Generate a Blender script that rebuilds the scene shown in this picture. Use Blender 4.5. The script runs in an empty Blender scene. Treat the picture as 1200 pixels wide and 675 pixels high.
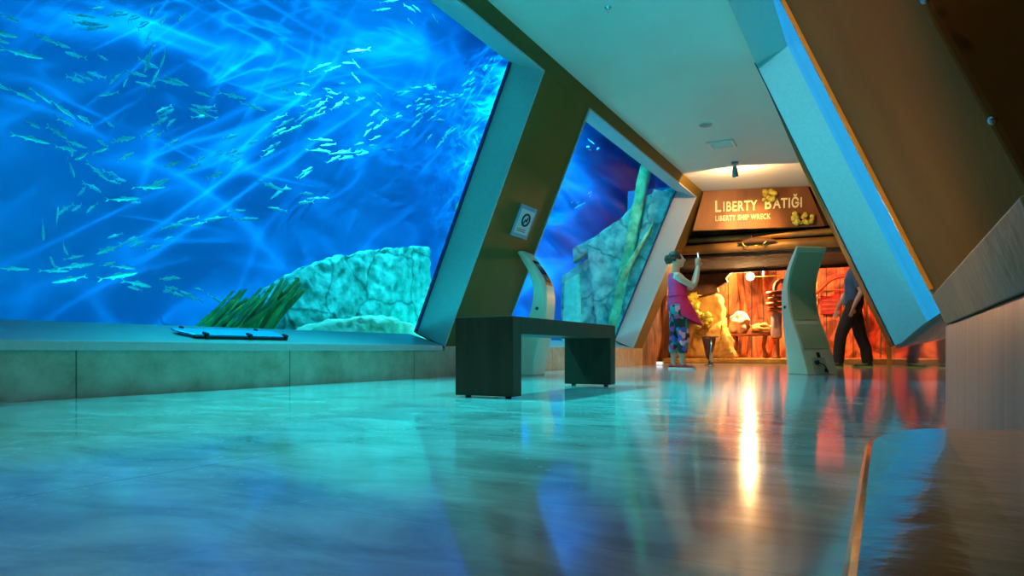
import bpy, bmesh, math, random
from mathutils import Vector, Matrix, noise as mnoise
random.seed(11)
PI = math.pi
scene = bpy.context.scene
COL = scene.collection

# ------------------------------------------------------------------ helpers
def link(o):
    COL.objects.link(o); return o

def finish(name, bm, mat=None, parent=None, smooth=False, bevel=0.0, seg=2, weld=True):
    if weld: bmesh.ops.remove_doubles(bm, verts=bm.verts, dist=1e-5)
    bmesh.ops.recalc_face_normals(bm, faces=bm.faces)
    me = bpy.data.meshes.new(name)
    bm.to_mesh(me); bm.free()
    if mat:
        for m in (mat if isinstance(mat, (list, tuple)) else [mat]): me.materials.append(m)
    if smooth:
        for p in me.polygons: p.use_smooth = True
    o = link(bpy.data.objects.new(name, me))
    if parent: o.parent = parent
    if bevel:
        b = o.modifiers.new('Bevel', 'BEVEL'); b.width = bevel; b.segments = seg; b.limit_method = 'ANGLE'; b.angle_limit = math.radians(40)
    return o

def tag(o, label, cat, group=None, kind=None):
    o['label'] = label; o['category'] = cat
    if group: o['group'] = group
    if kind: o['kind'] = kind
    return o

def thing(name, label, cat, loc=(0, 0, 0), rotz=0, group=None, scale=1):
    o = link(bpy.data.objects.new(name, None)); o.empty_display_size = .1
    o.location = loc; o.rotation_euler = (0, 0, rotz); o.scale = (scale,) * 3
    return tag(o, label, cat, group)

def struct(name, bm, mat, **k):
    o = finish(name, bm, mat, **k); o['kind'] = 'structure'; return o

def box(bm, x0, x1, y0, y1, z0, z1, M=None):
    vs = [Vector((x, y, z)) for x in (x0, x1) for y in (y0, y1) for z in (z0, z1)]
    hexa(bm, vs, M)

def hexa(bm, vs, M=None):
    b = [bm.verts.new(M @ Vector(v) if M else v) for v in vs]
    for f in ((0, 1, 3, 2), (4, 6, 7, 5), (0, 4, 5, 1), (2, 3, 7, 6), (0, 2, 6, 4), (1, 5, 7, 3)):
        bm.faces.new([b[i] for i in f])

def prism(bm, pts, off):
    """closed polygon pts (3d) extruded by vector off"""
    a = [bm.verts.new(p) for p in pts]; b = [bm.verts.new(Vector(p) + Vector(off)) for p in pts]
    n = len(pts)
    bm.faces.new(a); bm.faces.new(b[::-1])
    for i in range(n): bm.faces.new((a[i], b[i], b[(i + 1) % n], a[(i + 1) % n]))

def loft(bm, rings, cap=True, closed=True):
    R = [[bm.verts.new(p) for p in r] for r in rings]
    n = len(rings[0])
    for a, b in zip(R, R[1:]):
        for i in range(n if closed else n - 1):
            bm.faces.new((a[i], a[(i + 1) % n], b[(i + 1) % n], b[i]))
    if cap:
        bm.faces.new(R[0][::-1]); bm.faces.new(R[-1])

def ell(c, ax, ay, rx, ry, n=14):
    c = Vector(c); ax = Vector(ax).normalized(); ay = Vector(ay).normalized()
    return [c + ax * (rx * math.cos(2 * PI * i / n)) + ay * (ry * math.sin(2 * PI * i / n)) for i in range(n)]

def tube(bm, pts, rad, n=10, flat=1.0, up=None, round_ends=True):
    pts = [Vector(p) for p in pts]
    if not isinstance(rad, (list, tuple)): rad = [rad] * len(pts)
    rings = []; u = None
    tang = []
    for i in range(len(pts)):
        t = (pts[min(i + 1, len(pts) - 1)] - pts[max(i - 1, 0)]).normalized(); tang.append(t)
    for i, (p, t) in enumerate(zip(pts, tang)):
        if u is None:
            ref = Vector(up) if up else (Vector((0, 0, 1)) if abs(t.z) < .9 else Vector((1, 0, 0)))
            u = (ref - t * ref.dot(t)).normalized()
        else:
            u = (u - t * u.dot(t)).normalized()
        v = t.cross(u)
        if i == 0 and round_ends:
            for q in (.95, .6): rings.append(ell(p - t * rad[0] * math.sqrt(1 - (1 - q) ** 2) * .9, u, v, rad[0] * (1 - q), rad[0] * (1 - q) * flat, n))
        rings.append(ell(p, u, v, rad[i], rad[i] * flat, n))
        if i == len(pts) - 1 and round_ends:
            for q in (.6, .95): rings.append(ell(p + t * rad[-1] * math.sqrt(1 - (1 - q) ** 2) * .9, u, v, rad[-1] * (1 - q), rad[-1] * (1 - q) * flat, n))
    loft(bm, rings)

def lathe(bm, prof, c=(0, 0, 0), n=24):
    loft(bm, [[Vector((c[0] + r * math.cos(2 * PI * i / n), c[1] + r * math.sin(2 * PI * i / n), c[2] + z)) for i in range(n)] for r, z in prof])

def ball(bm, c, r, sub=2, sc=(1, 1, 1), amp=0, freq=3, seed=0, M=None):
    res = bmesh.ops.create_icosphere(bm, subdivisions=sub, radius=1)
    for v in res['verts']:
        d = v.co.copy()
        k = 1 + amp * mnoise.noise(d * freq + Vector((seed, seed * .7, 1))) if amp else 1
        p = Vector((d.x * r * sc[0] * k, d.y * r * sc[1] * k, d.z * r * sc[2] * k))
        v.co = Vector(c) + (M @ p if M else p)

def smooth_curve(pts, n):
    """Catmull-Rom"""
    pts = [Vector(p) for p in pts]
    P = [pts[0] * 2 - pts[1]] + pts + [pts[-1] * 2 - pts[-2]]
    out = []
    for i in range(1, len(P) - 2):
        for k in range(n):
            t = k / n; a, b, c, d = P[i - 1:i + 3]
            out.append(.5 * (2 * b + (c - a) * t + (2 * a - 5 * b + 4 * c - d) * t * t + (3 * b - a - 3 * c + d) * t ** 3))
    out.append(pts[-1]); return out

# ------------------------------------------------------------------ materials
def new_mat(name):
    m = bpy.data.materials.new(name); m.use_nodes = True
    nt = m.node_tree; return m, nt, nt.nodes, nt.links, nt.nodes['Principled BSDF']

def mat(name, col, rough=.5, metal=0, spec=.5, var=.0, vscale=8, vcol=None, bump=0, bscale=40, coat=0, stretch=(1, 1, 1), detail=5, coord='Object'):
    m, nt, N, L, B = new_mat(name)
    B.inputs['Base Color'].default_value = (*col, 1)
    B.inputs['Roughness'].default_value = rough; B.inputs['Metallic'].default_value = metal
    B.inputs['Specular IOR Level'].default_value = spec; B.inputs['Coat Weight'].default_value = coat
    tc = N.new('ShaderNodeTexCoord'); mp = N.new('ShaderNodeMapping'); mp.inputs['Scale'].default_value = stretch
    L.new(tc.outputs[coord], mp.inputs['Vector'])
    if var or vcol:
        n = N.new('ShaderNodeTexNoise'); n.inputs['Scale'].default_value = vscale; n.inputs['Detail'].default_value = detail
        L.new(mp.outputs[0], n.inputs['Vector'])
        r = N.new('ShaderNodeValToRGB'); r.color_ramp.elements[0].position = .32; r.color_ramp.elements[1].position = .68
        c2 = vcol or tuple(min(1, c * (1 + var)) for c in col)
        c1 = col if vcol else tuple(c * (1 - var) for c in col)
        r.color_ramp.elements[0].color = (*c1, 1); r.color_ramp.elements[1].color = (*c2, 1)
        L.new(n.outputs['Fac'], r.inputs[0]); L.new(r.outputs[0], B.inputs['Base Color'])
    if bump:
        n2 = N.new('ShaderNodeTexNoise'); n2.inputs['Scale'].default_value = bscale; n2.inputs['Detail'].default_value = 6
        L.new(mp.outputs[0], n2.inputs['Vector'])
        b = N.new('ShaderNodeBump'); b.inputs['Strength'].default_value = bump; b.inputs['Distance'].default_value = .02
        L.new(n2.outputs['Fac'], b.inputs['Height']); L.new(b.outputs[0], B.inputs['Normal'])
    return m

def emit(name, col, s):
    m, nt, N, L, B = new_mat(name)
    B.inputs['Base Color'].default_value = (0, 0, 0, 1)
    B.inputs['Emission Color'].default_value = (*col, 1); B.inputs['Emission Strength'].default_value = s
    return m

def math_node(N, L, op, a, b=None):
    n = N.new('ShaderNodeMath'); n.operation = op
    for i, v in enumerate((a, b)):
        if v is None: continue
        if isinstance(v, (int, float)): n.inputs[i].default_value = v
        else: L.new(v, n.inputs[i])
    return n.outputs[0]

def joints(N, L, coord, period, off, width):
    """1 on thin lines every `period` along a coordinate"""
    x = math_node(N, L, 'ADD', coord, off)
    x = math_node(N, L, 'DIVIDE', x, period)
    x = math_node(N, L, 'FRACT', x)
    x = math_node(N, L, 'SUBTRACT', x, .5)
    x = math_node(N, L, 'ABSOLUTE', x)
    return math_node(N, L, 'GREATER_THAN', x, .5 - width / period / 2)

def mat_floor():
    m, nt, N, L, B = new_mat('polished_stone_floor')
    tc = N.new('ShaderNodeTexCoord')
    sp = N.new('ShaderNodeSeparateXYZ'); L.new(tc.outputs['Object'], sp.inputs[0])
    n1 = N.new('ShaderNodeTexNoise'); n1.inputs['Scale'].default_value = 3.4; n1.inputs['Detail'].default_value = 10; n1.inputs['Roughness'].default_value = .62; n1.inputs['Distortion'].default_value = .6
    mp = N.new('ShaderNodeMapping'); mp.inputs['Scale'].default_value = (.75, 1.6, 1); mp.inputs['Rotation'].default_value = (0, 0, -.45)
    L.new(tc.outputs['Object'], mp.inputs[0]); L.new(mp.outputs[0], n1.inputs['Vector'])
    r = N.new('ShaderNodeValToRGB'); e = r.color_ramp.elements
    e[0].position = .34; e[0].color = (.30, .29, .27, 1); e[1].position = .66; e[1].color = (.62, .60, .56, 1)
    L.new(n1.outputs['Fac'], r.inputs[0])
    # small dark pits
    n2 = N.new('ShaderNodeTexNoise'); n2.inputs['Scale'].default_value = 60; n2.inputs['Detail'].default_value = 3
    mp2 = N.new('ShaderNodeMapping'); mp2.inputs['Scale'].default_value = (1, .55, 1); L.new(tc.outputs['Object'], mp2.inputs[0]); L.new(mp2.outputs[0], n2.inputs['Vector'])
    n3 = N.new('ShaderNodeTexNoise'); n3.inputs['Scale'].default_value = 3.2; L.new(tc.outputs['Object'], n3.inputs['Vector'])
    pit = math_node(N, L, 'MULTIPLY', math_node(N, L, 'GREATER_THAN', n2.outputs['Fac'], .665), math_node(N, L, 'GREATER_THAN', n3.outputs['Fac'], .47))
    jx = joints(N, L, sp.outputs['X'], 1.8, .45 + .9, .004)
    jy = joints(N, L, sp.outputs['Y'], 1.2, .35, .004)
    j = math_node(N, L, 'MAXIMUM', jx, math_node(N, L, 'MULTIPLY', jy, .25))
    dark = math_node(N, L, 'MAXIMUM', math_node(N, L, 'MULTIPLY', pit, .55), math_node(N, L, 'MULTIPLY', j, .6))
    mx = N.new('ShaderNodeMixRGB'); L.new(dark, mx.inputs[0]); L.new(r.outputs[0], mx.inputs[1]); mx.inputs[2].default_value = (.05, .045, .04, 1)
    L.new(mx.outputs[0], B.inputs['Base Color'])
    rr = N.new('ShaderNodeMapRange'); rr.inputs[3].default_value = .06; rr.inputs[4].default_value = .15
    L.new(n1.outputs['Fac'], rr.inputs[0])
    ra = math_node(N, L, 'ADD', rr.outputs[0], math_node(N, L, 'MULTIPLY', pit, .3)); L.new(ra, B.inputs['Roughness'])
    B.inputs['Specular IOR Level'].default_value = .5
    return m

def mat_plinth(name, c1, c2, rough, period, off, stretch=(1, 1, 1)):
    m, nt, N, L, B = new_mat(name)
    tc = N.new('ShaderNodeTexCoord'); sp = N.new('ShaderNodeSeparateXYZ'); L.new(tc.outputs['Object'], sp.inputs[0])
    mp = N.new('ShaderNodeMapping'); mp.inputs['Scale'].default_value = stretch; L.new(tc.outputs['Object'], mp.inputs[0])
    n = N.new('ShaderNodeTexNoise'); n.inputs['Scale'].default_value = 5; n.inputs['Detail'].default_value = 8; n.inputs['Roughness'].default_value = .65
    L.new(mp.outputs[0], n.inputs['Vector'])
    r = N.new('ShaderNodeValToRGB'); e = r.color_ramp.elements
    e[0].position = .33; e[0].color = (*c1, 1); e[1].position = .66; e[1].color = (*c2, 1); L.new(n.outputs['Fac'], r.inputs[0])
    j = joints(N, L, sp.outputs['Y'], period, off, .008)
    mx = N.new('ShaderNodeMixRGB'); L.new(math_node(N, L, 'MULTIPLY', j, .8), mx.inputs[0]); L.new(r.outputs[0], mx.inputs[1]); mx.inputs[2].default_value = (.04, .025, .015, 1)
    L.new(mx.outputs[0], B.inputs['Base Color']); B.inputs['Roughness'].default_value = rough
    return m

def mat_planks(name, c1, c2, width, axis='X', rough=.6, metal=0):
    """vertical boards along an axis with grain running in Z"""
    m, nt, N, L, B = new_mat(name)
    tc = N.new('ShaderNodeTexCoord'); sp = N.new('ShaderNodeSeparateXYZ'); L.new(tc.outputs['Object'], sp.inputs[0])
    mp = N.new('ShaderNodeMapping'); mp.inputs['Scale'].default_value = (9, 9, .9); L.new(tc.outputs['Object'], mp.inputs[0])
    n = N.new('ShaderNodeTexNoise'); n.inputs['Scale'].default_value = 1.6; n.inputs['Detail'].default_value = 8; n.inputs['Distortion'].default_value = .8; L.new(mp.outputs[0], n.inputs['Vector'])
    r = N.new('ShaderNodeValToRGB'); e = r.color_ramp.elements
    e[0].position = .35; e[0].color = (*c1, 1); e[1].position = .65; e[1].color = (*c2, 1); L.new(n.outputs['Fac'], r.inputs[0])
    st = N.new('ShaderNodeTexNoise'); st.inputs['Scale'].default_value = 1.7; st.inputs['Detail'].default_value = 6; st.inputs['Distortion'].default_value = 1.2; L.new(tc.outputs['Object'], st.inputs['Vector'])
    sr = N.new('ShaderNodeValToRGB'); sr.color_ramp.elements[0].position = .40; sr.color_ramp.elements[1].position = .56
    sr.color_ramp.elements[0].color = (.22, .16, .14, 1); sr.color_ramp.elements[1].color = (1, 1, 1, 1); L.new(st.outputs['Fac'], sr.inputs[0])
    mm = N.new('ShaderNodeMixRGB'); mm.blend_type = 'MULTIPLY'; mm.inputs[0].default_value = 1; L.new(r.outputs[0], mm.inputs[1]); L.new(sr.outputs[0], mm.inputs[2])
    j = joints(N, L, sp.outputs[axis], width, .03, .02)
    r = mm
    mx = N.new('ShaderNodeMixRGB'); L.new(j, mx.inputs[0]); L.new(r.outputs[0], mx.inputs[1]); mx.inputs[2].default_value = (.02, .008, .004, 1)
    L.new(mx.outputs[0], B.inputs['Base Color']); B.inputs['Roughness'].default_value = rough; B.inputs['Metallic'].default_value = metal
    b = N.new('ShaderNodeBump'); b.inputs['Strength'].default_value = .6; b.inputs['Distance'].default_value = .03
    L.new(n.outputs['Fac'], b.inputs['Height']); L.new(b.outputs[0], B.inputs['Normal'])
    return m

def mat_glass():
    m, nt, N, L, B = new_mat('aquarium_acrylic'); N.remove(B)
    out = N['Material Output']
    t = N.new('ShaderNodeBsdfTransparent'); t.inputs[0].default_value = (.96, .99, 1, 1)
    g = N.new('ShaderNodeBsdfGlossy'); g.inputs['Roughness'].default_value = .01
    f = N.new('ShaderNodeLayerWeight'); f.inputs['Blend'].default_value = .5
    k = math_node(N, L, 'ADD', math_node(N, L, 'MULTIPLY', math_node(N, L, 'POWER', f.outputs['Facing'], 5.0), .14), .006)
    x = N.new('ShaderNodeMixShader'); L.new(k, x.inputs[0]); L.new(t.outputs[0], x.inputs[1]); L.new(g.outputs[0], x.inputs[2])
    L.new(x.outputs[0], out.inputs['Surface']); return m

def mat_water():
    m, nt, N, L, B = new_mat('tank_water'); N.remove(B)
    v = N.new('ShaderNodeVolumeAbsorption'); v.inputs['Color'].default_value = (.0, .895, .982, 1); v.inputs['Density'].default_value = WATER_DENS
    L.new(v.outputs[0], N['Material Output'].inputs['Volume']); return m

def mat_floral():
    m, nt, N, L, B = new_mat('floral_cloth')
    tc = N.new('ShaderNodeTexCoord')
    v = N.new('ShaderNodeTexVoronoi'); v.inputs['Scale'].default_value = 15; L.new(tc.outputs['Object'], v.inputs['Vector'])
    s = N.new('ShaderNodeSeparateColor'); L.new(v.outputs['Color'], s.inputs[0])
    r = N.new('ShaderNodeValToRGB'); r.color_ramp.interpolation = 'CONSTANT'; e = r.color_ramp.elements
    e[0].position = 0; e[0].color = (.02, .03, .03, 1); e[1].position = .3; e[1].color = (.03, .28, .30, 1)
    for p, c in ((.45, (.55, .05, .25, 1)), (.62, (.02, .03, .03, 1)), (.72, (.85, .35, .45, 1)), (.85, (.25, .22, .05, 1)), (.93, (.06, .10, .40, 1))):
        q = e.new(p); q.color = c
    L.new(s.outputs[0], r.inputs[0]); L.new(r.outputs[0], B.inputs['Base Color']); B.inputs['Roughness'].default_value = .8
    return m

# scene tuning
WATER_DENS = .32
STREAK_TILT = -.55
UP = (820, 420, 100)
TK = (105, 190, 90, 80)   # tank lamp power

M = {}
M['floor'] = mat_floor()
M['ceiling'] = mat('cream_plaster', (.74, .73, .69), .55, var=.03, vscale=2)
M['ochre'] = mat('ochre_paint', (.165, .11, .02), .5, spec=.3, var=.06, vscale=3, bump=.05, bscale=160)
M['ochre_worn'] = mat('worn_ochre_paint', (.22, .105, .022), .8, spec=.04, var=.12, vscale=4, bump=.06, bscale=50)
M['cream'] = mat('cream_textured_paint', (.50, .50, .475), .55, var=.05, vscale=40, bump=.12, bscale=220)
M['sill'] = mat('grey_sill_paint', (.26, .30, .29), .35, var=.05)
M['maroon'] = mat('dark_maroon_panel', (.30, .02, .010), .45, var=.1)
M['gasket'] = mat('blue_sealant_and_gap_shade', (.01, .035, .16), .4)
M['plinth'] = mat_plinth('travertine_plinth', (.36, .29, .18), (.60, .52, .38), .35, 1.55, .93)
M['rplinth'] = mat_plinth('polished_brown_stone', (.20, .155, .115), (.30, .25, .20), .035, .93, .40, (3, 3, .15))
M['rplinth_matt'] = mat_plinth('brushed_brown_stone', (.20, .155, .115), (.31, .25, .19), .42, 9, .40, (6, 6, .2))
M['sill_stone'] = mat('rough_brown_stone', (.15, .065, .035), .75, spec=.08, var=.35, vscale=7, bump=.5, bscale=14)
M['trimstone'] = mat('worn_grey_brown_band', (.30, .25, .16), .6, spec=.25, var=.18, vscale=6, bump=.2, bscale=30)
M['glass'] = mat_glass()
M['water'] = mat_water()
M['tankblue'] = mat('blue_tank_wall_paint', (.006, .24, .62), .9, var=.08, vscale=.7)
M['tankpale'] = mat('pale_blue_tank_wall_paint', (.25, .60, .95), .9)
M['sand'] = mat('white_sand', (.75, .72, .60), .95, var=.1, vscale=20)
def add_cracks(m, scale, dark, width):
    nt = m.node_tree; N, L = nt.nodes, nt.links; B = N['Principled BSDF']
    tc = N.new('ShaderNodeTexCoord'); nz = N.new('ShaderNodeTexNoise'); nz.inputs['Scale'].default_value = 3; nz.inputs['Detail'].default_value = 4
    L.new(tc.outputs['Object'], nz.inputs['Vector'])
    mx = N.new('ShaderNodeMixRGB'); mx.inputs[0].default_value = .22; L.new(tc.outputs['Object'], mx.inputs[1]); L.new(nz.outputs['Color'], mx.inputs[2])
    v = N.new('ShaderNodeTexVoronoi'); v.feature = 'DISTANCE_TO_EDGE'; v.inputs['Scale'].default_value = scale; L.new(mx.outputs[0], v.inputs['Vector'])
    r = N.new('ShaderNodeValToRGB'); r.color_ramp.elements[0].color = (*dark, 1); r.color_ramp.elements[1].color = (1, 1, 1, 1); r.color_ramp.elements[1].position = width
    L.new(v.outputs['Distance'], r.inputs[0])
    src = B.inputs['Base Color'].links[0].from_socket
    mu = N.new('ShaderNodeMixRGB'); mu.blend_type = 'MULTIPLY'; mu.inputs[0].default_value = 1; L.new(src, mu.inputs[1]); L.new(r.outputs[0], mu.inputs[2]); L.new(mu.outputs[0], B.inputs['Base Color'])
M['rock'] = mat('encrusted_boulder', (.05, .30, .26), .9, vcol=(.27, .74, .68), vscale=8, bump=1, bscale=12, detail=10)
add_cracks(M['rock'], 1.7, (.30, .40, .40), .035)
M['palerock'] = mat('pale_encrusted_rock', (.62, .72, .50), .9, vcol=(.95, .95, .80), vscale=9, bump=.9, bscale=16, detail=8)
M['weed'] = mat('green_yellow_weed', (.03, .16, .07), .8, vcol=(.46, .46, .10), vscale=7, stretch=(1, 1, .6))
M['wreck'] = mat('encrusted_hull_plate', (.06, .24, .24), .9, vcol=(.46, .74, .66), vscale=5, bump=1, bscale=12, detail=8)
add_cracks(M['wreck'], 1.5, (.30, .42, .42), .04)
M['mast'] = mat('encrusted_mast_wood', (.22, .34, .16), .9, vcol=(.80, .86, .45), vscale=6, bump=.9, bscale=14, detail=8)
M['fish'] = mat('silver_fish_skin', (.34, .70, .80), .35, metal=.2, var=.2, vscale=14)
M['wenge'] = mat('dark_wenge_veneer', (.085, .030, .016), .4, spec=.18, var=.15, vscale=24, stretch=(1, 1, .08))
M['rubber'] = mat('black_rubber', (.01, .01, .01), .6)
M['kiosk'] = mat('sage_moulded_plastic', (.66, .66, .46), .38, var=.03)
M['kioskback'] = mat('sage_back_panel_plastic', (.40, .48, .30), .45, var=.03)
M['black'] = mat('black_plastic', (.008, .008, .009), .3)
M['screen'] = mat('dark_screen_glass', (.015, .015, .02), .06, coat=.5)
M['steel'] = mat('chrome_steel', (.75, .75, .75), .12, metal=1)
M['brass'] = mat('brass_trim', (.75, .45, .10), .3, metal=1)
M['copper'] = mat('aged_copper', (.55, .27, .06), .5, metal=.3, vcol=(.34, .15, .04), vscale=3, bump=.25, bscale=20)
M['signboard'] = mat('rusted_sign_board', (.34, .13, .035), .5, vcol=(.16, .055, .02), vscale=2.6, stretch=(1, 1, .35), metal=.2, bump=.15, bscale=30)
M['letters'] = mat('gilt_letters', (.95, .85, .45), .5)
M['darkwood'] = mat_planks('dark_ceiling_boards', (.022, .011, .006), (.045, .022, .01), .35, 'X', .95)
M['planks'] = mat_planks('rusty_hull_planks', (.42, .07, .025), (.75, .30, .10), .28, 'X', .55)
M['lplanks'] = mat_planks('brown_side_planks', (.16, .05, .02), (.30, .10, .04), .25, 'Y', .6)
M['cavern'] = mat('ochre_cave_rock', (.42, .20, .05), .85, vcol=(.80, .48, .14), vscale=3, bump=1, bscale=7, detail=8)
M['hullwood'] = mat('charred_wreck_wood', (.07, .03, .015), .7, vcol=(.15, .06, .025), vscale=5, bump=.6, bscale=12)
M['coral'] = mat('yellow_coral', (.45, .36, .03), .8, vcol=(.85, .72, .12), vscale=18, bump=.8, bscale=40)
M['rust'] = mat('rusted_iron', (.18, .05, .025), .55, vcol=(.32, .10, .05), vscale=8, metal=.4, bump=.4)
M['hatch'] = mat('dark_red_iron', (.22, .012, .012), .45, var=.3, vscale=7)
M['pale_pink'] = mat('pale_filler', (.75, .55, .45), .85, var=.15, vscale=6)
M['lav'] = mat('faded_lavender_paint', (.40, .30, .42), .6, var=.2)
M['skin'] = mat('skin', (.58, .36, .26), .5, var=.05)
M['hair'] = mat('dark_brown_hair', (.035, .02, .012), .55, var=.4, vscale=60, stretch=(1, 1, .2))
M['magenta'] = mat('magenta_cloth', (.85, .02, .15), .8, var=.12, vscale=6)
M['floral'] = mat_floral()
M['redshoe'] = mat('red_canvas', (.62, .03, .03), .7)
M['white'] = mat('white_rubber', (.8, .8, .8), .5)
M['navy'] = mat('blue_shirt_cloth', (.03, .10, .22), .85, var=.15, vscale=8)
M['trouser'] = mat('black_trouser_cloth', (.018, .02, .024), .85, var=.25, vscale=9)
M['dkshoe'] = mat('dark_trainer_mesh', (.02, .06, .09), .7)
M['green'] = mat('lime_sole', (.25, .55, .06), .6)
M['white_paint'] = mat('white_metal_paint', (.75, .75, .72), .4)
M['paper'] = mat('white_card', (.80, .84, .86), .6)
M['acry'] = mat('clear_blue_acrylic', (.25, .52, .72), .12, coat=.4)
M['bluestrip'] = mat('glossy_blue_strip', (.06, .38, .80), .25)
M['gold'] = mat('gold_wood_and_edge_light', (.60, .34, .06), .4, var=.1)
M['ledge'] = mat('polished_brown_ledge', (.22, .115, .035), .14, var=.25, vscale=14, coat=.2, bump=.06, bscale=22)
M['inkblack'] = mat('black_ink', (.02, .02, .03), .6)
M['inkred'] = mat('red_ink', (.5, .05, .04), .6)
M['lampblue'] = mat('blue_grey_lamp_metal', (.10, .32, .40), .4, metal=.3)

# ------------------------------------------------------------------ camera
A = math.atan(434 / 800)
CA, SA = math.cos(A), math.sin(A)
cam = bpy.data.cameras.new('camera'); cam.lens = 24; cam.sensor_width = 36; cam.shift_y = 74 / 1200
cam.clip_start = .005; cam.clip_end = 200
co = link(bpy.data.objects.new('camera', cam)); co.location = (0, 0, .26); co.rotation_euler = (PI / 2, 0, A)
scene.camera = co
scene.view_settings.view_transform = 'Standard'; scene.view_settings.look = 'None'
scene.view_settings.gamma = 1; scene.view_settings.use_curve_mapping = False
scene.view_settings.exposure = 0
w = bpy.data.worlds.new('world'); scene.world = w; w.use_nodes = True
w.node_tree.nodes['Background'].inputs[0].default_value = (0, 0, 0, 1)
cy = scene.cycles
cy.use_denoising = True; cy.max_bounces = 9; cy.diffuse_bounces = 4; cy.glossy_bounces = 4; cy.transmission_bounces = 6
cy.transparent_max_bounces = 24; cy.volume_bounces = 0; cy.sample_clamp_indirect = 6; cy.caustics_reflective = False; cy.caustics_refractive = False

# ------------------------------------------------------------------ the leaning walls: (Y, s up the slope, d outward)
KL, XL, ML = .435, -3.92, math.hypot(1, .435)
KR, XR, MR = .43, .10, math.hypot(1, .43)
ZB, ZC = .31, 3.03
def WL(Y, s, d): return Vector((XL + (s * KL - d) / ML, Y, ZB + (s + d * KL) / ML))
def WR(Y, s, d): return Vector((XR - (s * KR - d) / MR, Y, ZB + (s + d * KR) / MR))
def slab(bm, W, y0, y1, s0, s1, d0, d1):
    hexa(bm, [W(y, s, d) for y in (y0, y1) for s in (s0, s1) for d in (d0, d1)])
STL, SCL = 2.59 * ML, 2.72 * ML
STR, SCR = 2.64 * MR, 2.72 * MR
YN = -4.0
W1 = (-2.5, 5.78); W2 = (6.9, 11.75); YE = 12.3; DL = .39
W3 = (1.37, 6.7); YP = 1.45; W4 = (-3.0, .52); DR = .29; YER = 12.45

bm = bmesh.new()
slab(bm, WL, YN, YE, STL, SCL, 0, DL)
for y0, y1 in ((YN, W1[0]), (W1[1], W2[0]), (W2[1], YE)): slab(bm, WL, y0, y1, -.02, STL, 0, DL)
struct('wall_left', bm, M['ochre'], bevel=.004)
bm = bmesh.new()
slab(bm, WR, YN, YER, STR, SCR, 0, DR)
for y0, y1 in ((YN, W4[0]), (W4[1], W3[0]), (W3[1], YER)): slab(bm, WR, y0, y1, -.02, STR, 0, DR)
struct('wall_right', bm, M['ochre_worn'], bevel=.004)

# floor, ceiling, hall back wall
bm = bmesh.new(); box(bm, -8.2, 5.5, YN, 18.2, -.1, 0); struct('floor', bm, M['floor'])
bm = bmesh.new(); box(bm, XL + SCL * KL / ML - .02, XR - SCR * KR / MR + .02, YN, 12.6, ZC, ZC + .1); struct('ceiling', bm, M['ceiling'])
bm = bmesh.new(); box(bm, -4.6, .6, YN - .1, YN, 0, 3.2); struct('wall_back', bm, M['ochre'])

# plinths, lip, sills
bm = bmesh.new(); box(bm, XL - .42, XL, YN, 5.80, 0, .2655); box(bm, XL - .42, XL, 5.80, YE + .02, 0, .312)
struct('baseboard_left', bm, M['plinth'], bevel=.003)
bm = bmesh.new(); box(bm, XL - .06, XL + .02, YN, 5.72, .264, .318); struct('trim_1', bm, M['cream'], bevel=.004)
bm = bmesh.new(); box(bm, XR, XR + .45, YN, YP, 0, .306); struct('baseboard_right_near', bm, M['rplinth_matt'], bevel=.002)
bm = bmesh.new(); box(bm, XR, XR + .45, YP, W3[1] + .02, 0, .284); box(bm, XR, XR + .45, W3[1] + .02, YER, 0, .33)
struct('baseboard_right', bm, M['rplinth'], bevel=.002)
bm = bmesh.new(); slab(bm, WR, W4[1], W3[0] - .004, -.003, .052, -.006, .05); struct('trim_2', bm, M['trimstone'], bevel=.002)
bm = bmesh.new(); box(bm, XR - .035, XR + .05, YER, YER + .09, 0, .345); struct('trim_3', bm, M['gold'], bevel=.006)
bm = bmesh.new(); slab(bm, WR, W3[0] - .016, W3[0] - .001, .06, STR, -.007, .01); struct('warm_edge_strip', bm, M['gold'], bevel=.002)  # gold strip that paints in the warm light on the jamb lip
bm = bmesh.new(); slab(bm, WR, W3[1] + .12, W3[1] + .16, .0, SCR - .02, -.012, .01); struct('shadow_gap_strip', bm, M['gasket'])  # dark strip coloured in for the shade of a gap on the pier

def window(name, W, y0, y1, st, dep, sill_pts, mats, lip=.014):
    root = link(bpy.data.objects.new(name, None)); root['kind'] = 'structure'
    t = .018
    for nm, a in (('jamb', (y0, y0 + t, 0, st)), ('jamb', (y1 - t, y1, 0, st)), ('head', (y0, y1, st - t, st))):
        b = bmesh.new(); slab(b, W, *a, -lip, dep); o = finish(nm, b, mats['cream'], root, bevel=.003); o['kind'] = 'structure'
    b = bmesh.new(); prism(b, [Vector((x, y0, z)) for x, z in sill_pts], (0, y1 - y0, 0)); o = finish('sill', b, mats['sill'], root); o['kind'] = 'structure'
    b = bmesh.new(); slab(b, W, y0, y1, -.05, st, dep - .012, dep + .03); o = finish('glass_pane', b, mats['glass'], root); o['kind'] = 'structure'
    for yy in ((y0 + t, y0 + t + .035), (y1 - t - .035, y1 - t))[0 if W is WL else 2:]:
        b = bmesh.new(); slab(b, W, *yy, .0, st - t, dep - .035, dep - .014); o = finish('sealant_strip', b, mats['gasket'], root); o['kind'] = 'structure'
    return root
mw = dict(cream=M['cream'], sill=M['sill'], glass=M['glass'], gasket=M['gasket'])
g0 = WL(0, -.045, DL)
window('window_1', WL, *W1, STL, DL, [(XL - .06, .300), (XL - .06, .318), (XL + .0, .318), (g0.x - .05, g0.z + .015), (g0.x - .05, .29)], mw)
window('window_2', WL, *W2, STL, DL, [(XL - .01, .30), (XL - .01, .316), (g0.x - .05, g0.z + .0), (g0.x - .05, .29)], mw)
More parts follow.
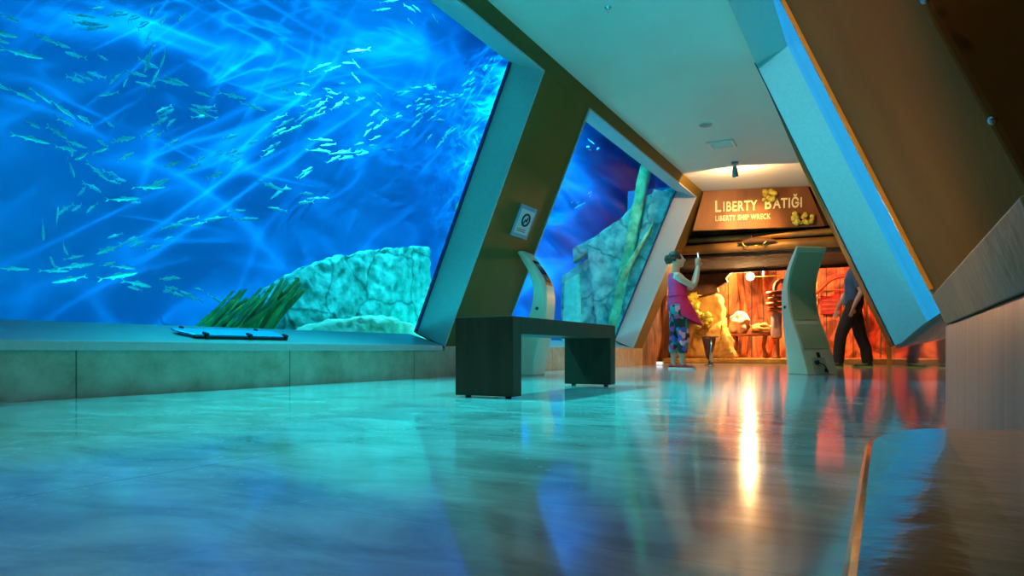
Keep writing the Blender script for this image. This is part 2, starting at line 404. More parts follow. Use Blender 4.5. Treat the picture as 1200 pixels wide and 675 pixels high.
mw3 = dict(mw); mw3['sill'] = M['sill_stone']
window('window_3', WR, *W3, STR, DR, [(XR + .002, .282), (XR + .004, .292), (XR + .10, .39), (XR + .20, .485), (XR + .31, .56), (XR + .31, .282)], mw3, .005)
# the recess in the near right wall, closed by a dark maroon panel
b = bmesh.new(); slab(b, WR, W4[0], W4[1], -.02, STR, .05, .12); o = struct('door_1', b, M['maroon'])
for i, s in enumerate((.10, .19, .32, .6, 1.0)):
    b = bmesh.new(); p = WR(W4[1] - .012, s, -.001); ball(b, p, .003, 2); finish('bolt', b, M['steel'], o, smooth=True)['kind'] = 'structure'

# ------------------------------------------------------------------ tanks
TX = -7.8
b = bmesh.new(); box(b, TX - .1, TX, -5, 26, 0, 9.2); struct('wall_tank', b, M['tankblue'])
b = bmesh.new(); box(b, TX, -4.0, -5.1, -5, 0, 9.2); struct('wall_tank_near', b, M['tankblue'])
b = bmesh.new(); box(b, TX, -2.0, 26, 26.1, 0, 9.2); struct('wall_tank_far', b, M['tankblue'])
b = bmesh.new(); box(b, -2.75, -2.65, -5, 12.3, 3.15, 9.2); hexa(b, [(x, y, z) for x, y in ((-4.22, 12.36), (-4.98, 18.2)) for z in (0, 3.2)] + [(x, y, z) for x, y in ((-4.14, 12.36), (-4.90, 18.2)) for z in (0, 3.2)]); prism(b, [(-4.36, 12.315, 0), (-4.34, 12.315, 0), (-3.02, 12.315, 3.22), (-4.20, 12.315, 3.22)], (0, .02, 0)); box(b, -4.2, -2.65, 12.31, 26, 3.2, 3.26); box(b, -2.75, -2.65, 12.3, 26, 3.26, 9.2); struct('wall_tank_front', b, M['tankblue'])
b = bmesh.new(); prism(b, [(TX, -5, .0), (-4.45, -5, .0), (-4.45, 12.3, 0), (-5.0, 18, 0), (-5.0, 26, 0), (TX, 26, .0)], (0, 0, .05)); struct('tank_floor', b, M['sand'])
# water body, its hall side lying just behind the panes
gx = lambda z: WL(0, 0, DL + .034).x + (z - WL(0, 0, DL + .034).z) * KL
b = bmesh.new()
prism(b, [(TX + .01, -4.98, .06), (gx(.2) - .0, -4.98, .06), (gx(3.1), -4.98, 3.1), (gx(3.1), -4.98, 7.6), (TX + .01, -4.98, 7.6)], (0, 17.3, 0))
box(b, TX + .01, -4.99, 12.321, 25.98, .06, 7.6)
box(b, -4.989, -2.76, 12.321, 25.98, 3.27, 7.6)
o = finish('water', b, M['water']); tag(o, 'clear blue water filling the large aquarium tank', 'water', kind='stuff')
# right tank
b = bmesh.new(); box(b, 2.6, 2.7, -1, 7.4, 0, 6); slab(b, WR, 7.3, 7.4, -.2, 5.5, .30, 3.2); box(b, .9, 2.7, -1, -.9, 0, 6); struct('wall_tank_right', b, M['tankpale'])
b = bmesh.new(); box(b, .56, 2.6, -.9, 7.3, .0, .06); struct('tank_floor_right', b, M['sand'])

b = bmesh.new(); slab(b, WR, -.88, 7.28, -.10, 4.6, DR + .034, 1.9)
o = finish('water', b, M['water']); tag(o, 'pale blue water behind the window in the right wall', 'water', kind='stuff')

def area(name, loc, rot, sx, sy, power, col):
    l = bpy.data.lights.new(name, 'AREA'); l.shape = 'RECTANGLE'; l.size = sx; l.size_y = sy; l.energy = power; l.color = col
    o = link(bpy.data.objects.new(name, l)); o.location = loc; o.rotation_euler = rot; return o
def spot(name, loc, target, power, col, size, blend=.5, radius=.05):
    l = bpy.data.lights.new(name, 'SPOT'); l.energy = power; l.color = col; l.spot_size = math.radians(size); l.spot_blend = blend; l.shadow_soft_size = radius
    o = link(bpy.data.objects.new(name, l)); o.location = loc
    o.rotation_euler = (Vector(target) - Vector(loc)).to_track_quat('-Z', 'Y').to_euler(); return o
def point(name, loc, power, col, radius=.05):
    l = bpy.data.lights.new(name, 'POINT'); l.energy = power; l.color = col; l.shadow_soft_size = radius
    o = link(bpy.data.objects.new(name, l)); o.location = loc; return o

area('tank_lamp', (-5.3, 2.2, 7.0), (0, math.radians(8), 0), 2.6, 6.0, TK[0], (.14, 1, .95))
area('tank_lamp', (-5.0, 9.8, 7.2), (0, math.radians(8), 0), 2.8, 5.0, TK[1], (.14, 1, .95))
area('tank_lamp', (-6.7, 16.5, 7.2), (0, 0, 0), 2.6, 4.0, TK[2], (.14, 1, .95))
area('right_tank_lamp', (1.3, 3.0, 5.4), (math.radians(10), 0, 0), 1.6, 6.0, TK[3], (.35, 1, .95))
spot('reef_lamp', (-4.6, 6.3, 5.2), (-5.9, 6.9, .8), 1250, (.32, 1, 1), 50, .6, .2)
spot('wreck_lamp', (-4.2, 10.6, 5.0), (-4.9, 12.3, 1.8), 190, (.15, 1, .98), 60, .6, .2)

area('hall_fill', (-5.05, .6, .22), (0, math.radians(-40), 0), .5, 5.2, UP[0], (.01, .88, 1))  # added fills hidden below the sills, throwing teal up to the hall ceiling
area('hall_fill', (-4.8, 8.6, .22), (0, math.radians(-40), 0), .4, 2.6, UP[1], (.01, .88, 1))
area('right_hall_fill', (.85, 3.9, .22), (0, math.radians(40), 0), .4, 5.0, UP[2], (.01, .88, 1))  # added unseen fill, the same for the right side of the hall
spot('end_wall_fill_spot', (1.6, 3.0, 4.6), (-.1, 7.3, 2.0), 620, (.45, .80, 1), 70, .6, .1)  # extra spot added to brighten the end wall seen through the pane

spot('floor_fill_spot', (-4.8, 3.6, 5.0), (-1.8, 3.5, 0), 3000, (.06, 1, .98), 60, .9, .15)  # added unseen spots pouring teal through the windows onto the floor
spot('floor_fill_spot', (-4.7, 9.0, 5.0), (-1.9, 8.6, 0), 900, (.06, 1, .98), 60, .9, .15)

spot('bench_fill_spot', (.9, 3.8, 4.6), (-1.75, 4.05, .25), 900, (.05, .85, 1), 42, .9, .12)  # added unseen spot to turn the bench side and nearby floor teal

# added spots throwing noise streaks on the tank wall, imitating fish-trail veils
def streak_spot(loc, target, power, size, seed):
    o = spot('streak_spot', loc, target, power, (.14, .84, 1), size, 1.0, .004)
    l = o.data; l.use_nodes = True; nt = l.node_tree; N, L = nt.nodes, nt.links
    em = N.get('Emission') or N.new('ShaderNodeEmission')
    tc = N.new('ShaderNodeTexCoord'); sp = N.new('ShaderNodeSeparateXYZ'); L.new(tc.outputs['Normal'], sp.inputs[0])
    z = math_node(N, L, 'ABSOLUTE', sp.outputs['Z'])
    cx = N.new('ShaderNodeCombineXYZ')
    L.new(math_node(N, L, 'DIVIDE', sp.outputs['X'], z), cx.inputs[0]); L.new(math_node(N, L, 'DIVIDE', sp.outputs['Y'], z), cx.inputs[1])
    cx.inputs[2].default_value = seed
    total = None
    for k, (rot, sx, sy, dist, pw, amp) in enumerate(((.30, .55, 2.6, 1.0, 15, 1.1), (-.26, .6, 3.0, 1.1, 17, 1.0), (.50, .8, 3.0, 1.3, 18, .8), (-.08, 1.0, 5.5, 1.2, 13, .8), (.36, 1.5, 8.0, 1.0, 11, .6), (-.50, 1.2, 5.5, 1.2, 13, .5), (.12, .5, 1.9, .8, 6, .30))):
        mp = N.new('ShaderNodeMapping'); mp.inputs['Scale'].default_value = (sx, sy, 1); mp.inputs['Location'].default_value = (k * 3.1 + seed, k * 1.7, k * 2.3)
        vr = N.new('ShaderNodeVectorRotate'); vr.rotation_type = 'Z_AXIS'; vr.inputs['Angle'].default_value = rot + STREAK_TILT
        L.new(cx.outputs[0], vr.inputs['Vector']); L.new(vr.outputs[0], mp.inputs[0])
        n = N.new('ShaderNodeTexNoise'); n.inputs['Scale'].default_value = .8; n.inputs['Detail'].default_value = 2.2; n.inputs['Roughness'].default_value = .45; n.inputs['Distortion'].default_value = dist
        L.new(mp.outputs[0], n.inputs['Vector'])
        r = math_node(N, L, 'SUBTRACT', n.outputs['Fac'], .5); r = math_node(N, L, 'ABSOLUTE', r); r = math_node(N, L, 'MULTIPLY', r, 3.2)
        r = math_node(N, L, 'SUBTRACT', 1.0, r); r = math_node(N, L, 'MAXIMUM', r, 0.0); r = math_node(N, L, 'POWER', r, pw)
        n2 = N.new('ShaderNodeTexNoise'); n2.inputs['Scale'].default_value = 1.3; n2.inputs['Detail'].default_value = 1; L.new(mp.outputs[0], n2.inputs['Vector'])
        mk = math_node(N, L, 'SUBTRACT', n2.outputs['Fac'], .42); mk = math_node(N, L, 'MULTIPLY', mk, 5.0); mk.node.use_clamp = True
        r = math_node(N, L, 'MULTIPLY', math_node(N, L, 'MULTIPLY', r, mk), amp)
        total = r if total is None else math_node(N, L, 'ADD', total, r)
    L.new(math_node(N, L, 'MULTIPLY', math_node(N, L, 'ADD', total, .05), 1.0), em.inputs['Strength'])
    L.new(em.outputs[0], (N.get('Light Output') or N.new('ShaderNodeOutputLight')).inputs[0])
    return o
streak_spot((-4.3, 5.9, 5.2), (TX, 7.0, 3.0), 2000, 140, 1.0)
streak_spot((-4.2, 9.2, 5.7), (TX, 10.4, 4.6), 1250, 100, 3.4)
streak_spot((-5.1, 13.2, 5.7), (TX, 15.6, 4.0), 4800, 150, 7.0)

# boulders and weed behind window 1
def hull_rock(name, pts, m, vox, amp, nsize, label, cat, group=None):
    b = bmesh.new()
    vs = [b.verts.new(p) for p in pts]
    r = bmesh.ops.convex_hull(b, input=vs)
    bmesh.ops.delete(b, geom=[g for g in r['geom_interior'] if isinstance(g, bmesh.types.BMVert)], context='VERTS')
    o = finish(name, b, m)
    rm = o.modifiers.new('Remesh', 'REMESH'); rm.mode = 'VOXEL'; rm.voxel_size = vox; rm.use_smooth_shade = True
    sm = o.modifiers.new('Smooth', 'SMOOTH'); sm.iterations = 5
    for k, (s, a) in enumerate(((nsize, amp), (nsize * .3, amp * .4))):
        tx = bpy.data.textures.new('rock_noise', 'CLOUDS'); tx.noise_scale = s; tx.noise_depth = 3
        d = o.modifiers.new('Displace', 'DISPLACE'); d.texture = tx; d.strength = a; d.texture_coords = 'LOCAL'
    return tag(o, label, cat, group)
def both(pts, x0, x1, sh=0):
    return [(x0, y, z) for y, z in pts] + [(x1, y + sh, z * .92) for y, z in pts]
hull_rock('boulder', both([(4.62, .06), (4.95, .52), (5.40, 1.08), (5.65, 1.24), (6.12, 1.40), (6.45, 1.46), (6.85, 1.58), (7.3, 1.68), (7.92, 1.73), (7.98, 1.25), (7.66, .5), (7.6, .06)], -5.62, -6.25, .15), M['rock'], .028, .13, .34,
          'large turquoise boulder behind the big left window', 'rock')
hull_rock('boulder', both([(4.85, .06), (5.05, .42), (5.35, .56), (5.7, .64), (6.2, .655), (6.7, .60), (6.95, .46), (7.1, .06)], -5.0, -5.45), M['palerock'], .03, .11, .22,
          'low pale encrusted rock in front of the turquoise boulder', 'rock')
hull_rock('rock_column', both([(9.45, .06), (9.5, 2.3), (9.6, 2.95), (10.0, 3.0), (10.1, .06)], -5.9, -6.3), M['rock'], .05, .12, .4,
          'pale rock column seen at the right edge of the big left window', 'rock')
wd = thing('seaweed_clump', 'green and yellow seaweed clump leaning beside the turquoise boulder', 'seaweed', (-5.42, 4.22, .05))
for k in range(40):
    b = bmesh.new(); t = k / 39
    base = Vector((random.uniform(-.15, .15), -.35 + t * .75 + random.uniform(-.05, .05), 0))
    h = .62 + .33 * t + random.uniform(-.10, .08)
    tip = base + Vector((random.uniform(-.1, .1), .40 + .35 * random.random(), h))
    mid = (base + tip) / 2 + Vector((random.uniform(-.05, .05), -.06, .04))
    c = smooth_curve([base, mid, tip], 5); n_ = len(c)
    tube(b, c, [.058 * (1 - .6 * i / (n_ - 1)) for i in range(n_)], 6, .3)
    finish('frond', b, M['weed'], wd, smooth=True)

# sunken hull behind window 2
wk = thing('sunken_hull', 'broken turquoise ship hull behind the second left window', 'shipwreck', (-4.9, 12.3, .05))
def plate(name, xz, y, th, m, parent, amp=.05):
    b = bmesh.new(); o0 = parent.location
    prism(b, [Vector((x, y, z)) - o0 for x, z in xz], (0, th, 0))
    o = finish(name, b, m, parent)
    rm = o.modifiers.new('Remesh', 'REMESH'); rm.mode = 'VOXEL'; rm.voxel_size = .03; rm.use_smooth_shade = True
    tx = bpy.data.textures.new('plate_noise', 'CLOUDS'); tx.noise_scale = .25; tx.noise_depth = 3
    d = o.modifiers.new('Displace', 'DISPLACE'); d.texture = tx; d.strength = amp; d.texture_coords = 'LOCAL'
    return o
plate('gunwale', [(-5.30, 2.26), (-4.85, 2.45), (-4.35, 2.74), (-4.39, 2.52), (-5.30, 1.96)], 12.22, .22, M['wreck'], wk)
plate('hull_plate', [(-5.60, 1.74), (-4.41, 2.47), (-4.50, .96), (-4.55, .05), (-5.62, .05)], 12.36, .2, M['wreck'], wk)
plate('hull_plate', [(-5.52, 1.62), (-5.2, 1.78), (-5.12, .05), (-5.55, .05)], 12.30, .1, M['palerock'], wk)
ms = thing('sunken_mast', 'tall leaning yellow encrusted mast behind the second left window', 'mast', (-4.6, 12.15, .05))
plate('mast_post', [(-3.90, 3.70), (-3.72, 3.61), (-4.28, .6), (-4.36, .05), (-4.66, .05), (-4.55, .6)], 12.10, .14, M['mast'], ms, .06)
sl = thing('fallen_hull_slab', 'broad teal slab leaning against the right side of the second window', 'shipwreck', (-4.3, 12.0, .05))
plate('slab_body', [(-3.62, 3.18), (-3.26, 3.07), (-4.19, .44), (-4.33, .10), (-4.50, .10), (-4.30, .7), (-4.10, 1.6)], 11.99, .07, M['wreck'], sl, .03)
plate('hull_plate', [(-5.0, 2.3), (-4.45, 2.62), (-3.9, 3.1), (-3.05, 3.28), (-4.2, .5), (-4.38, .06), (-4.7, .06)], 12.19, .08, M['wreck'], sl, .04)
plate('slab_rib', [(-3.56, 2.62), (-3.64, 2.42), (-4.18, 1.50), (-4.24, 1.66)], 11.90, .08, M['mast'], sl, .03)

# ------------------------------------------------------------------ fish
def fish_mesh(bend):
    b = bmesh.new()
    prof = [(.5, .004, .006), (.46, .022, .032), (.38, .040, .060), (.25, .052, .082), (.08, .052, .085), (-.1, .042, .068), (-.25, .026, .042), (-.36, .012, .022), (-.40, .008, .020)]
    off = lambda x: bend * (x - .1) ** 2
    loft(b, [ell((x, off(x), 0), (0, 1, 0), (0, 0, 1), w_, h_, 10) for x, w_, h_ in prof])
    def fin(pts):
        prism(b, [Vector((x, off(x) - .004, z)) for x, z in pts], (0, .008, 0))
    fin([(-.37, 0), (-.50, .095), (-.55, .10), (-.46, 0), (-.55, -.10), (-.50, -.095)])
    fin([(.15, .07), (.02, .14), (-.06, .13), (-.12, .06)])
    fin([(-.05, -.06), (-.14, -.12), (-.18, -.11), (-.2, -.045)])
    fin([(.2, -.06), (.12, -.12), (.08, -.115), (.1, -.07)])
    return b
FM = []
for bend in (.25, -.25, 0):
    o = finish('fish', fish_mesh(bend), M['fish'], smooth=True); FM.append(o.data); bpy.data.objects.remove(o)
TRAILS = [
    [(-5.71,2.62,2.57),(-5.47,2.79,2.51),(-5.58,3.11,2.55),(-5.88,3.62,2.67),(-5.93,4.03,2.74),(-5.65,4.24,2.62),(-5.46,4.60,2.57)],
    [(-5.53,3.89,3.23),(-5.29,3.60,2.83),(-5.41,3.57,2.58),(-5.71,3.64,2.49),(-5.75,3.54,2.43)],
    [(-5.91,2.91,2.06),(-5.67,2.95,1.95),(-5.79,3.28,1.98)],
    [(-5.60,3.19,1.78),(-5.36,3.21,1.82),(-5.47,3.57,2.04),(-5.77,4.18,2.50),(-5.82,4.53,2.68)],
    [(-5.49,3.33,1.59),(-5.25,3.57,1.63),(-5.36,4.02,1.89),(-5.66,4.73,2.30),(-5.71,5.33,2.68),(-5.43,5.83,3.04)],
    [(-5.92,5.53,3.23),(-5.68,5.65,3.17),(-5.79,6.17,3.31)],
    [(-6.59,3.58,2.16),(-6.35,3.54,1.91),(-6.46,3.79,1.85),(-6.77,4.28,1.92)],
    [(-6.44,3.67,1.70),(-6.20,3.30,1.42),(-6.31,3.25,1.29),(-6.61,3.49,1.10)],
    [(-6.39,2.93,0.97),(-6.15,3.28,1.02),(-6.27,3.87,1.24),(-6.57,4.55,1.49),(-6.62,5.14,1.71),(-6.34,5.49,1.78)],
    [(-5.69,3.12,0.81),(-5.45,3.37,0.87),(-5.56,3.85,0.82),(-5.86,4.38,0.86),(-5.91,4.80,0.71)],
    [(-6.10,5.29,2.53),(-5.86,5.73,2.90),(-5.97,6.62,3.53),(-6.27,7.26,3.79),(-6.32,7.76,3.74)],
    [(-5.76,5.63,2.64),(-5.52,6.27,2.78),(-5.63,6.98,3.23),(-5.93,8.26,3.92),(-5.98,9.07,4.28)],
    [(-5.62,5.73,3.37),(-5.38,6.11,3.62),(-5.50,6.63,3.62)],
    [(-5.54,6.57,4.47),(-5.30,6.99,4.64),(-5.41,7.40,4.65)],
    [(-5.68,4.93,1.97),(-5.44,5.15,1.88),(-5.55,5.90,2.03)],
    [(-6.61,8.57,3.62),(-6.36,9.20,4.24),(-6.48,10.52,5.17),(-6.78,11.82,6.18)],
    [(-6.48,8.03,4.00),(-6.24,8.69,4.35),(-6.35,10.11,4.75)],
    [(-6.45,6.07,2.30),(-6.21,6.60,2.74),(-6.32,7.76,3.13)],
    [(-6.44,8.97,3.46),(-6.20,9.40,3.93),(-6.31,10.25,3.77)],
    [(-5.65,2.76,2.83),(-5.41,2.91,2.74),(-5.52,3.33,2.95),(-5.82,3.90,3.34)],
    [(-5.80,2.66,2.33),(-5.56,2.84,2.20),(-5.67,3.15,2.12),(-5.97,3.53,2.17)],
    [(-5.60,12.26,2.97),(-5.36,12.55,3.21),(-5.47,13.74,3.70)],
    [(-5.60,13.16,4.65),(-5.36,13.22,4.45),(-5.47,13.99,4.72)],
]
nf = 0
for ti, tr in enumerate(TRAILS):
    second = tr[0][1] > 12
    c = smooth_curve(tr, 16)
    for row in range(2 if not second else 1):
        acc = random.uniform(0, .2); L_ = random.uniform(.20, .30)
        for p, q in zip(c, c[1:]):
            acc += (q - p).length
            if acc < L_ * 1.12: continue
            acc = 0; L_ = random.uniform(.17, .30)
            d = (q - p).normalized() + Vector((random.uniform(-.08, .08), random.uniform(-.08, .08), random.uniform(-.08, .08)))
            o = link(bpy.data.objects.new('fish', random.choice(FM)))
            j = .05 + .09 * row
            o.location = p + Vector((random.uniform(-.25, .25), random.uniform(-j, j), random.uniform(-j, j)))
            if random.random() < .25: d = -d
            o.rotation_euler = d.to_track_quat('X', 'Z').to_euler(); o.scale = (L_, L_ * .75, L_ * .72)
            if second: tag(o, 'small silvery fish swimming behind the second left window above the sunken hull', 'fish', 'fish behind the second left window')
            else: tag(o, 'small silvery blue fish swimming in the school behind the big left window', 'fish', 'school of fish behind the big left window')
            nf += 1
print('fish', nf)

# ------------------------------------------------------------------ bench
BZ = .45
bn = thing('bench', 'dark brown wooden slab bench standing in the middle of the hall', 'bench', (-1.94, 4.05, 0))
bw, bl, th = .185, .805, .095
b = bmesh.new(); box(b, -bw, bw, -bl + .10, bl - .10, BZ - th, BZ); finish('seat', b, M['wenge'], bn)
for s in (-1, 1):
    b = bmesh.new(); y0, y1 = sorted((s * bl, s * (bl - .10))); box(b, -bw, bw, y0, y1, .012, BZ); lg = finish('leg', b, M['wenge'], bn, bevel=.002)
    for sx in (-1, 1):
        b = bmesh.new(); lathe(b, [(.016, 0), (.018, .004), (.018, .013)], (sx * .13, s * (bl - .05), 0), 12); finish('foot', b, M['rubber'], lg)

# ------------------------------------------------------------------ info kiosks
def make_kiosk(label, loc, rot, sc=1):
    k = thing('information_kiosk', label, 'kiosk', loc, rot, None, sc)
    back = smooth_curve([(-.40, 0, 0), (-.31, 0, .2), (-.20, 0, .42), (-.06, 0, .67), (0, 0, .95), (-.05, 0, 1.17), (-.20, 0, 1.43)], 5)
    front = smooth_curve([(.02, 0, 0), (.05, 0, .2), (.10, 0, .42), (.14, 0, .67), (.15, 0, .95), (.07, 0, 1.17), (-.14, 0, 1.45)], 5)
    hw = .185
    b = bmesh.new()
    rings = []
    for f, r in zip(front, back):
        rings.append([Vector((f.x - .03, -hw, f.z)), Vector((f.x, -hw + .05, f.z)), Vector((f.x, hw - .05, f.z)), Vector((f.x - .03, hw, f.z)), Vector((r.x, hw, r.z)), Vector((r.x, -hw, r.z))])
    loft(b, rings); finish('body', b, M['kiosk'], k, bevel=.012, seg=3)
    # inset rear panel following the curve, in three sections
    def strip(i0, i1, inset, out, prof, th=.012, w=hw):
        b = bmesh.new(); rr = []
        for i in range(i0, i1 + 1):
            p = prof[i]; t = (prof[min(i + 1, len(prof) - 1)] - prof[max(i - 1, 0)]).normalized(); n = Vector((-t.z, 0, t.x)) * out
            rr.append([p + n * .001 + Vector((0, -w + inset, 0)), p + n * .001 + Vector((0, w - inset, 0)), p + n * th + Vector((0, w - inset, 0)), p + n * th + Vector((0, -w + inset, 0))])
        loft(b, rr); return b
    finish('rear_panel', strip(14, 29, .028, 1, back, .006), M['kioskback'], k, bevel=.003)
    finish('rear_panel', strip(7, 13, .028, 1, back, .006), M['kioskback'], k, bevel=.003)
    hp = finish('rear_hatch', strip(0, 6, .028, 1, back, .006), M['kiosk'], k, bevel=.003)
    finish('nameplate', strip(4, 6, .165, 1, back, .010), M['black'], k)
    b = bmesh.new(); p0, p1 = back[0], back[3]; n = Vector((-(p1 - p0).z, 0, (p1 - p0).x)).normalized()
    u = (p1 - p0).normalized(); c0 = p0 + u * .11 + n * .006
    prism(b, [c0 + u * a_ + Vector((0, y, 0)) for a_, y in ((-.09, .10), (.09, .10), (.09, -.06), (-.09, -.06))], n * .008); s = finish('socket_recess', b, M['kioskback'], k)
    b = bmesh.new(); tube(b, [c0 + u * .03 + Vector((0, .05, 0)), c0 + u * .03 + n * .02 + Vector((0, .05, 0))], .03, 12); finish('socket', b, M['black'], s)
    b = bmesh.new(); tube(b, smooth_curve([c0 + u * .03 + n * .02 + Vector((0, .05, 0)), c0 - u * .02 + n * .05 + Vector((0, .0, 0)), c0 - u * .09 + n * .02 + Vector((0, -.05, 0))], 5), .006, 8); finish('cable', b, M['black'], s, smooth=True)
    b = bmesh.new(); prism(b, [c0 + u * a_ + Vector((0, y, 0)) + n * .008 for a_, y in ((-.085, -.02), (-.045, -.02), (-.045, -.055), (-.085, -.055))], n * .006); finish('plug_box', b, M['black'], s)
    # screen bezel on the user side
    bz = finish('bezel', strip(21, 29, .04, -1, front, .006, hw - .02), M['kiosk'], k, bevel=.002)
    finish('screen', strip(22, 28, .07, -1, front, .009, hw - .02), M['screen'], k)
    for sy in (-1, 1):
        b = bmesh.new(); tube(b, [(.05, sy * (hw - .004), .77), (.05, sy * (hw + .006), .77)], .02, 16, round_ends=False); finish('lock', b, M['black'], k, bevel=.003)
    return k
R_ = lambda d: math.radians(d)
make_kiosk('curved sage green kiosk seen from behind in front of the lit wreck room', (-.82, 8.56, 0), A + PI - R_(60 + 20))
make_kiosk('curved sage green kiosk with tilted screen behind the bench', (-3.30, 6.70, 0), A - R_(24), .93)

# ------------------------------------------------------------------ notice on the pier, sill strip
nt_ = thing('framed_notice', 'small framed white notice with a dark round emblem on the olive pier', 'sign', WL(6.4, 1.45, 0))
def on_pier(bm, y0, y1, s0, s1, d0, d1):
    hexa(bm, [WL(y, s, d) - nt_.location for y in (y0, y1) for s in (s0, s1) for d in (d0, d1)])
b = bmesh.new(); on_pier(b, 6.24, 6.60, 1.27, 1.61, -.012, -.001); finish('backing', b, M['acry'], nt_, bevel=.002)
b = bmesh.new(); on_pier(b, 6.275, 6.565, 1.31, 1.57, -.015, -.0122); pp = finish('card', b, M['paper'], nt_)
b = bmesh.new()
cc = [WL(6.43 + .075 * math.cos(t), 1.465 + .062 * math.sin(t), -.016) - nt_.location for t in [2 * PI * i / 24 for i in range(25)]]
tube(b, cc, .011, 8); finish('emblem', b, M['inkblack'], pp)
b = bmesh.new(); tube(b, [WL(6.40, 1.43, -.016) - nt_.location, WL(6.42, 1.47, -.016) - nt_.location, WL(6.45, 1.45, -.016) - nt_.location, WL(6.46, 1.49, -.016) - nt_.location], .009, 6); finish('emblem', b, M['inkblack'], pp)
b = bmesh.new(); tube(b, [WL(6.46, 1.405, -.016) - nt_.location, WL(6.48, 1.42, -.016) - nt_.location], .009, 6); finish('emblem', b, M['inkred'], pp)
for s in (1.355, 1.335):
    b = bmesh.new(); on_pier(b, 6.32, 6.50, s, s + .007, -.0165, -.015); finish('print_line', b, M['inkblack'], pp)
for y in (6.252, 6.588):
    for s in (1.285, 1.595):
        b = bmesh.new(); ball(b, WL(y, s, -.012) - nt_.location, .008, 2); finish('screw', b, M['steel'], nt_, smooth=True)

e0 = Vector((XL + .0, 0, .318)); e1 = Vector((g0.x, 0, g0.z + .013)); eu = (e1 - e0).normalized(); en = Vector((-eu.z, 0, eu.x)); en = en if en.z > 0 else -en
sb = thing('window_bar', 'flat glossy blue strip with dark clips on the big left window sill', 'strip', (XL - .18, 3.35, .37))
def sillp(u, y, h): return e0 + eu * u + en * h + Vector((0, y, 0)) - sb.location
b = bmesh.new(); prism(b, [sillp(.10, 2.98, .012), sillp(.10, 3.76, .012), sillp(.25, 3.76, .012), sillp(.25, 2.90, .012), sillp(.20, 2.90, .012)], en * .012); finish('strip', b, M['bluestrip'], sb, bevel=.003)
b = bmesh.new(); prism(b, [sillp(.086, 2.97, .001), sillp(.086, 3.765, .001), sillp(.10, 3.765, .001), sillp(.10, 2.97, .001)], en * .016); finish('edge_rail', b, M['rubber'], sb)
for y in (3.06, 3.42, 3.755):
    b = bmesh.new(); hexa(b, [sillp(u, y + dy, h) for u in (.078, .125) for dy in (-.012, .012) for h in (.0, .04)]); finish('clip', b, M['rubber'], sb, bevel=.003)
for y in (2.98, 3.6):
    b = bmesh.new(); hexa(b, [sillp(u, y + dy, h) for u in (.24, .262) for dy in (-.012, .012) for h in (.0, .035)]); finish('clip', b, M['rubber'], sb, bevel=.003)

# ------------------------------------------------------------------ ceiling fittings
b = bmesh.new(); v = thing('ceiling_vent', 'white square air vent grille in the ceiling near the sign', 'vent', (-1.89, 9.36, ZC), .02)
for a in ((-.17, .17, -.17, -.13), (-.17, .17, .13, .17), (-.17, -.13, -.13, .13), (.13, .17, -.13, .13)): box(b, *a, -.018, -.001)
finish('frame', b, M['white_paint'], v, bevel=.003)
b = bmesh.new(); box(b, -.13, .13, -.13, .13, -.004, -.001); finish('duct', b, M['black'], v)
for i in range(5):
    b = bmesh.new(); y = -.104 + i * .052; hexa(b, [(x, y + dy + dz * -1.2, -.018 + dz) for x in (-.13, .13) for dy in (0, .006) for dz in (0, .014)]); finish('slat', b, M['white_paint'], v)
sp_ = thing('ceiling_speaker', 'round flush blue grey speaker disc in the ceiling beside the vent', 'speaker', (-1.90, 8.47, ZC))
b = bmesh.new(); lathe(b, [(.085, -.001), (.085, -.008), (.078, -.014), (.072, -.012)], (0, 0, 0), 32); finish('rim', b, M['white_paint'], sp_, smooth=False)
b = bmesh.new(); lathe(b, [(.072, -.002), (.072, -.012), (.05, -.015), (.01, -.016)], (0, 0, 0), 32); finish('grille', b, M['lampblue'], sp_)
sd = thing('sprinkler_head', 'tiny sprinkler head in the teal ceiling at the top of the view', 'sprinkler', (-1.94, 5.20, ZC))
b = bmesh.new(); lathe(b, [(.03, -.001), (.03, -.004), (.012, -.008), (.010, -.03), (.005, -.035)], (0, 0, 0), 16); finish('body', b, M['steel'], sd, smooth=True)
b = bmesh.new(); lathe(b, [(.018, -.036), (.018, -.038), (.004, -.040)], (0, 0, 0), 16); finish('deflector', b, M['steel'], sd)
ls = thing('ceiling_spotlight', 'small blue grey spotlight hanging from the ceiling before the sign', 'lamp', (-1.90, 10.35, ZC))
b = bmesh.new(); lathe(b, [(.05, -.001), (.05, -.03), (.02, -.035)], (0, 0, 0), 20); finish('mount', b, M['lampblue'], ls)
b = bmesh.new(); tube(b, [(0, 0, -.03), (0, .01, -.10)], .010, 8); finish('stem', b, M['lampblue'], ls)
b = bmesh.new(); tube(b, [(0, -.02, -.07), (0, .005, -.12), (0, .05, -.20)], [.03, .04, .045], 16, round_ends=False); hd = finish('lamp_head', b, M['lampblue'], ls)
b = bmesh.new(); tube(b, [(0, .0505, -.201), (0, .052, -.204)], .036, 16, round_ends=False); finish('bulb', b, emit('warm_bulb', (1, .7, .35), 12), hd)

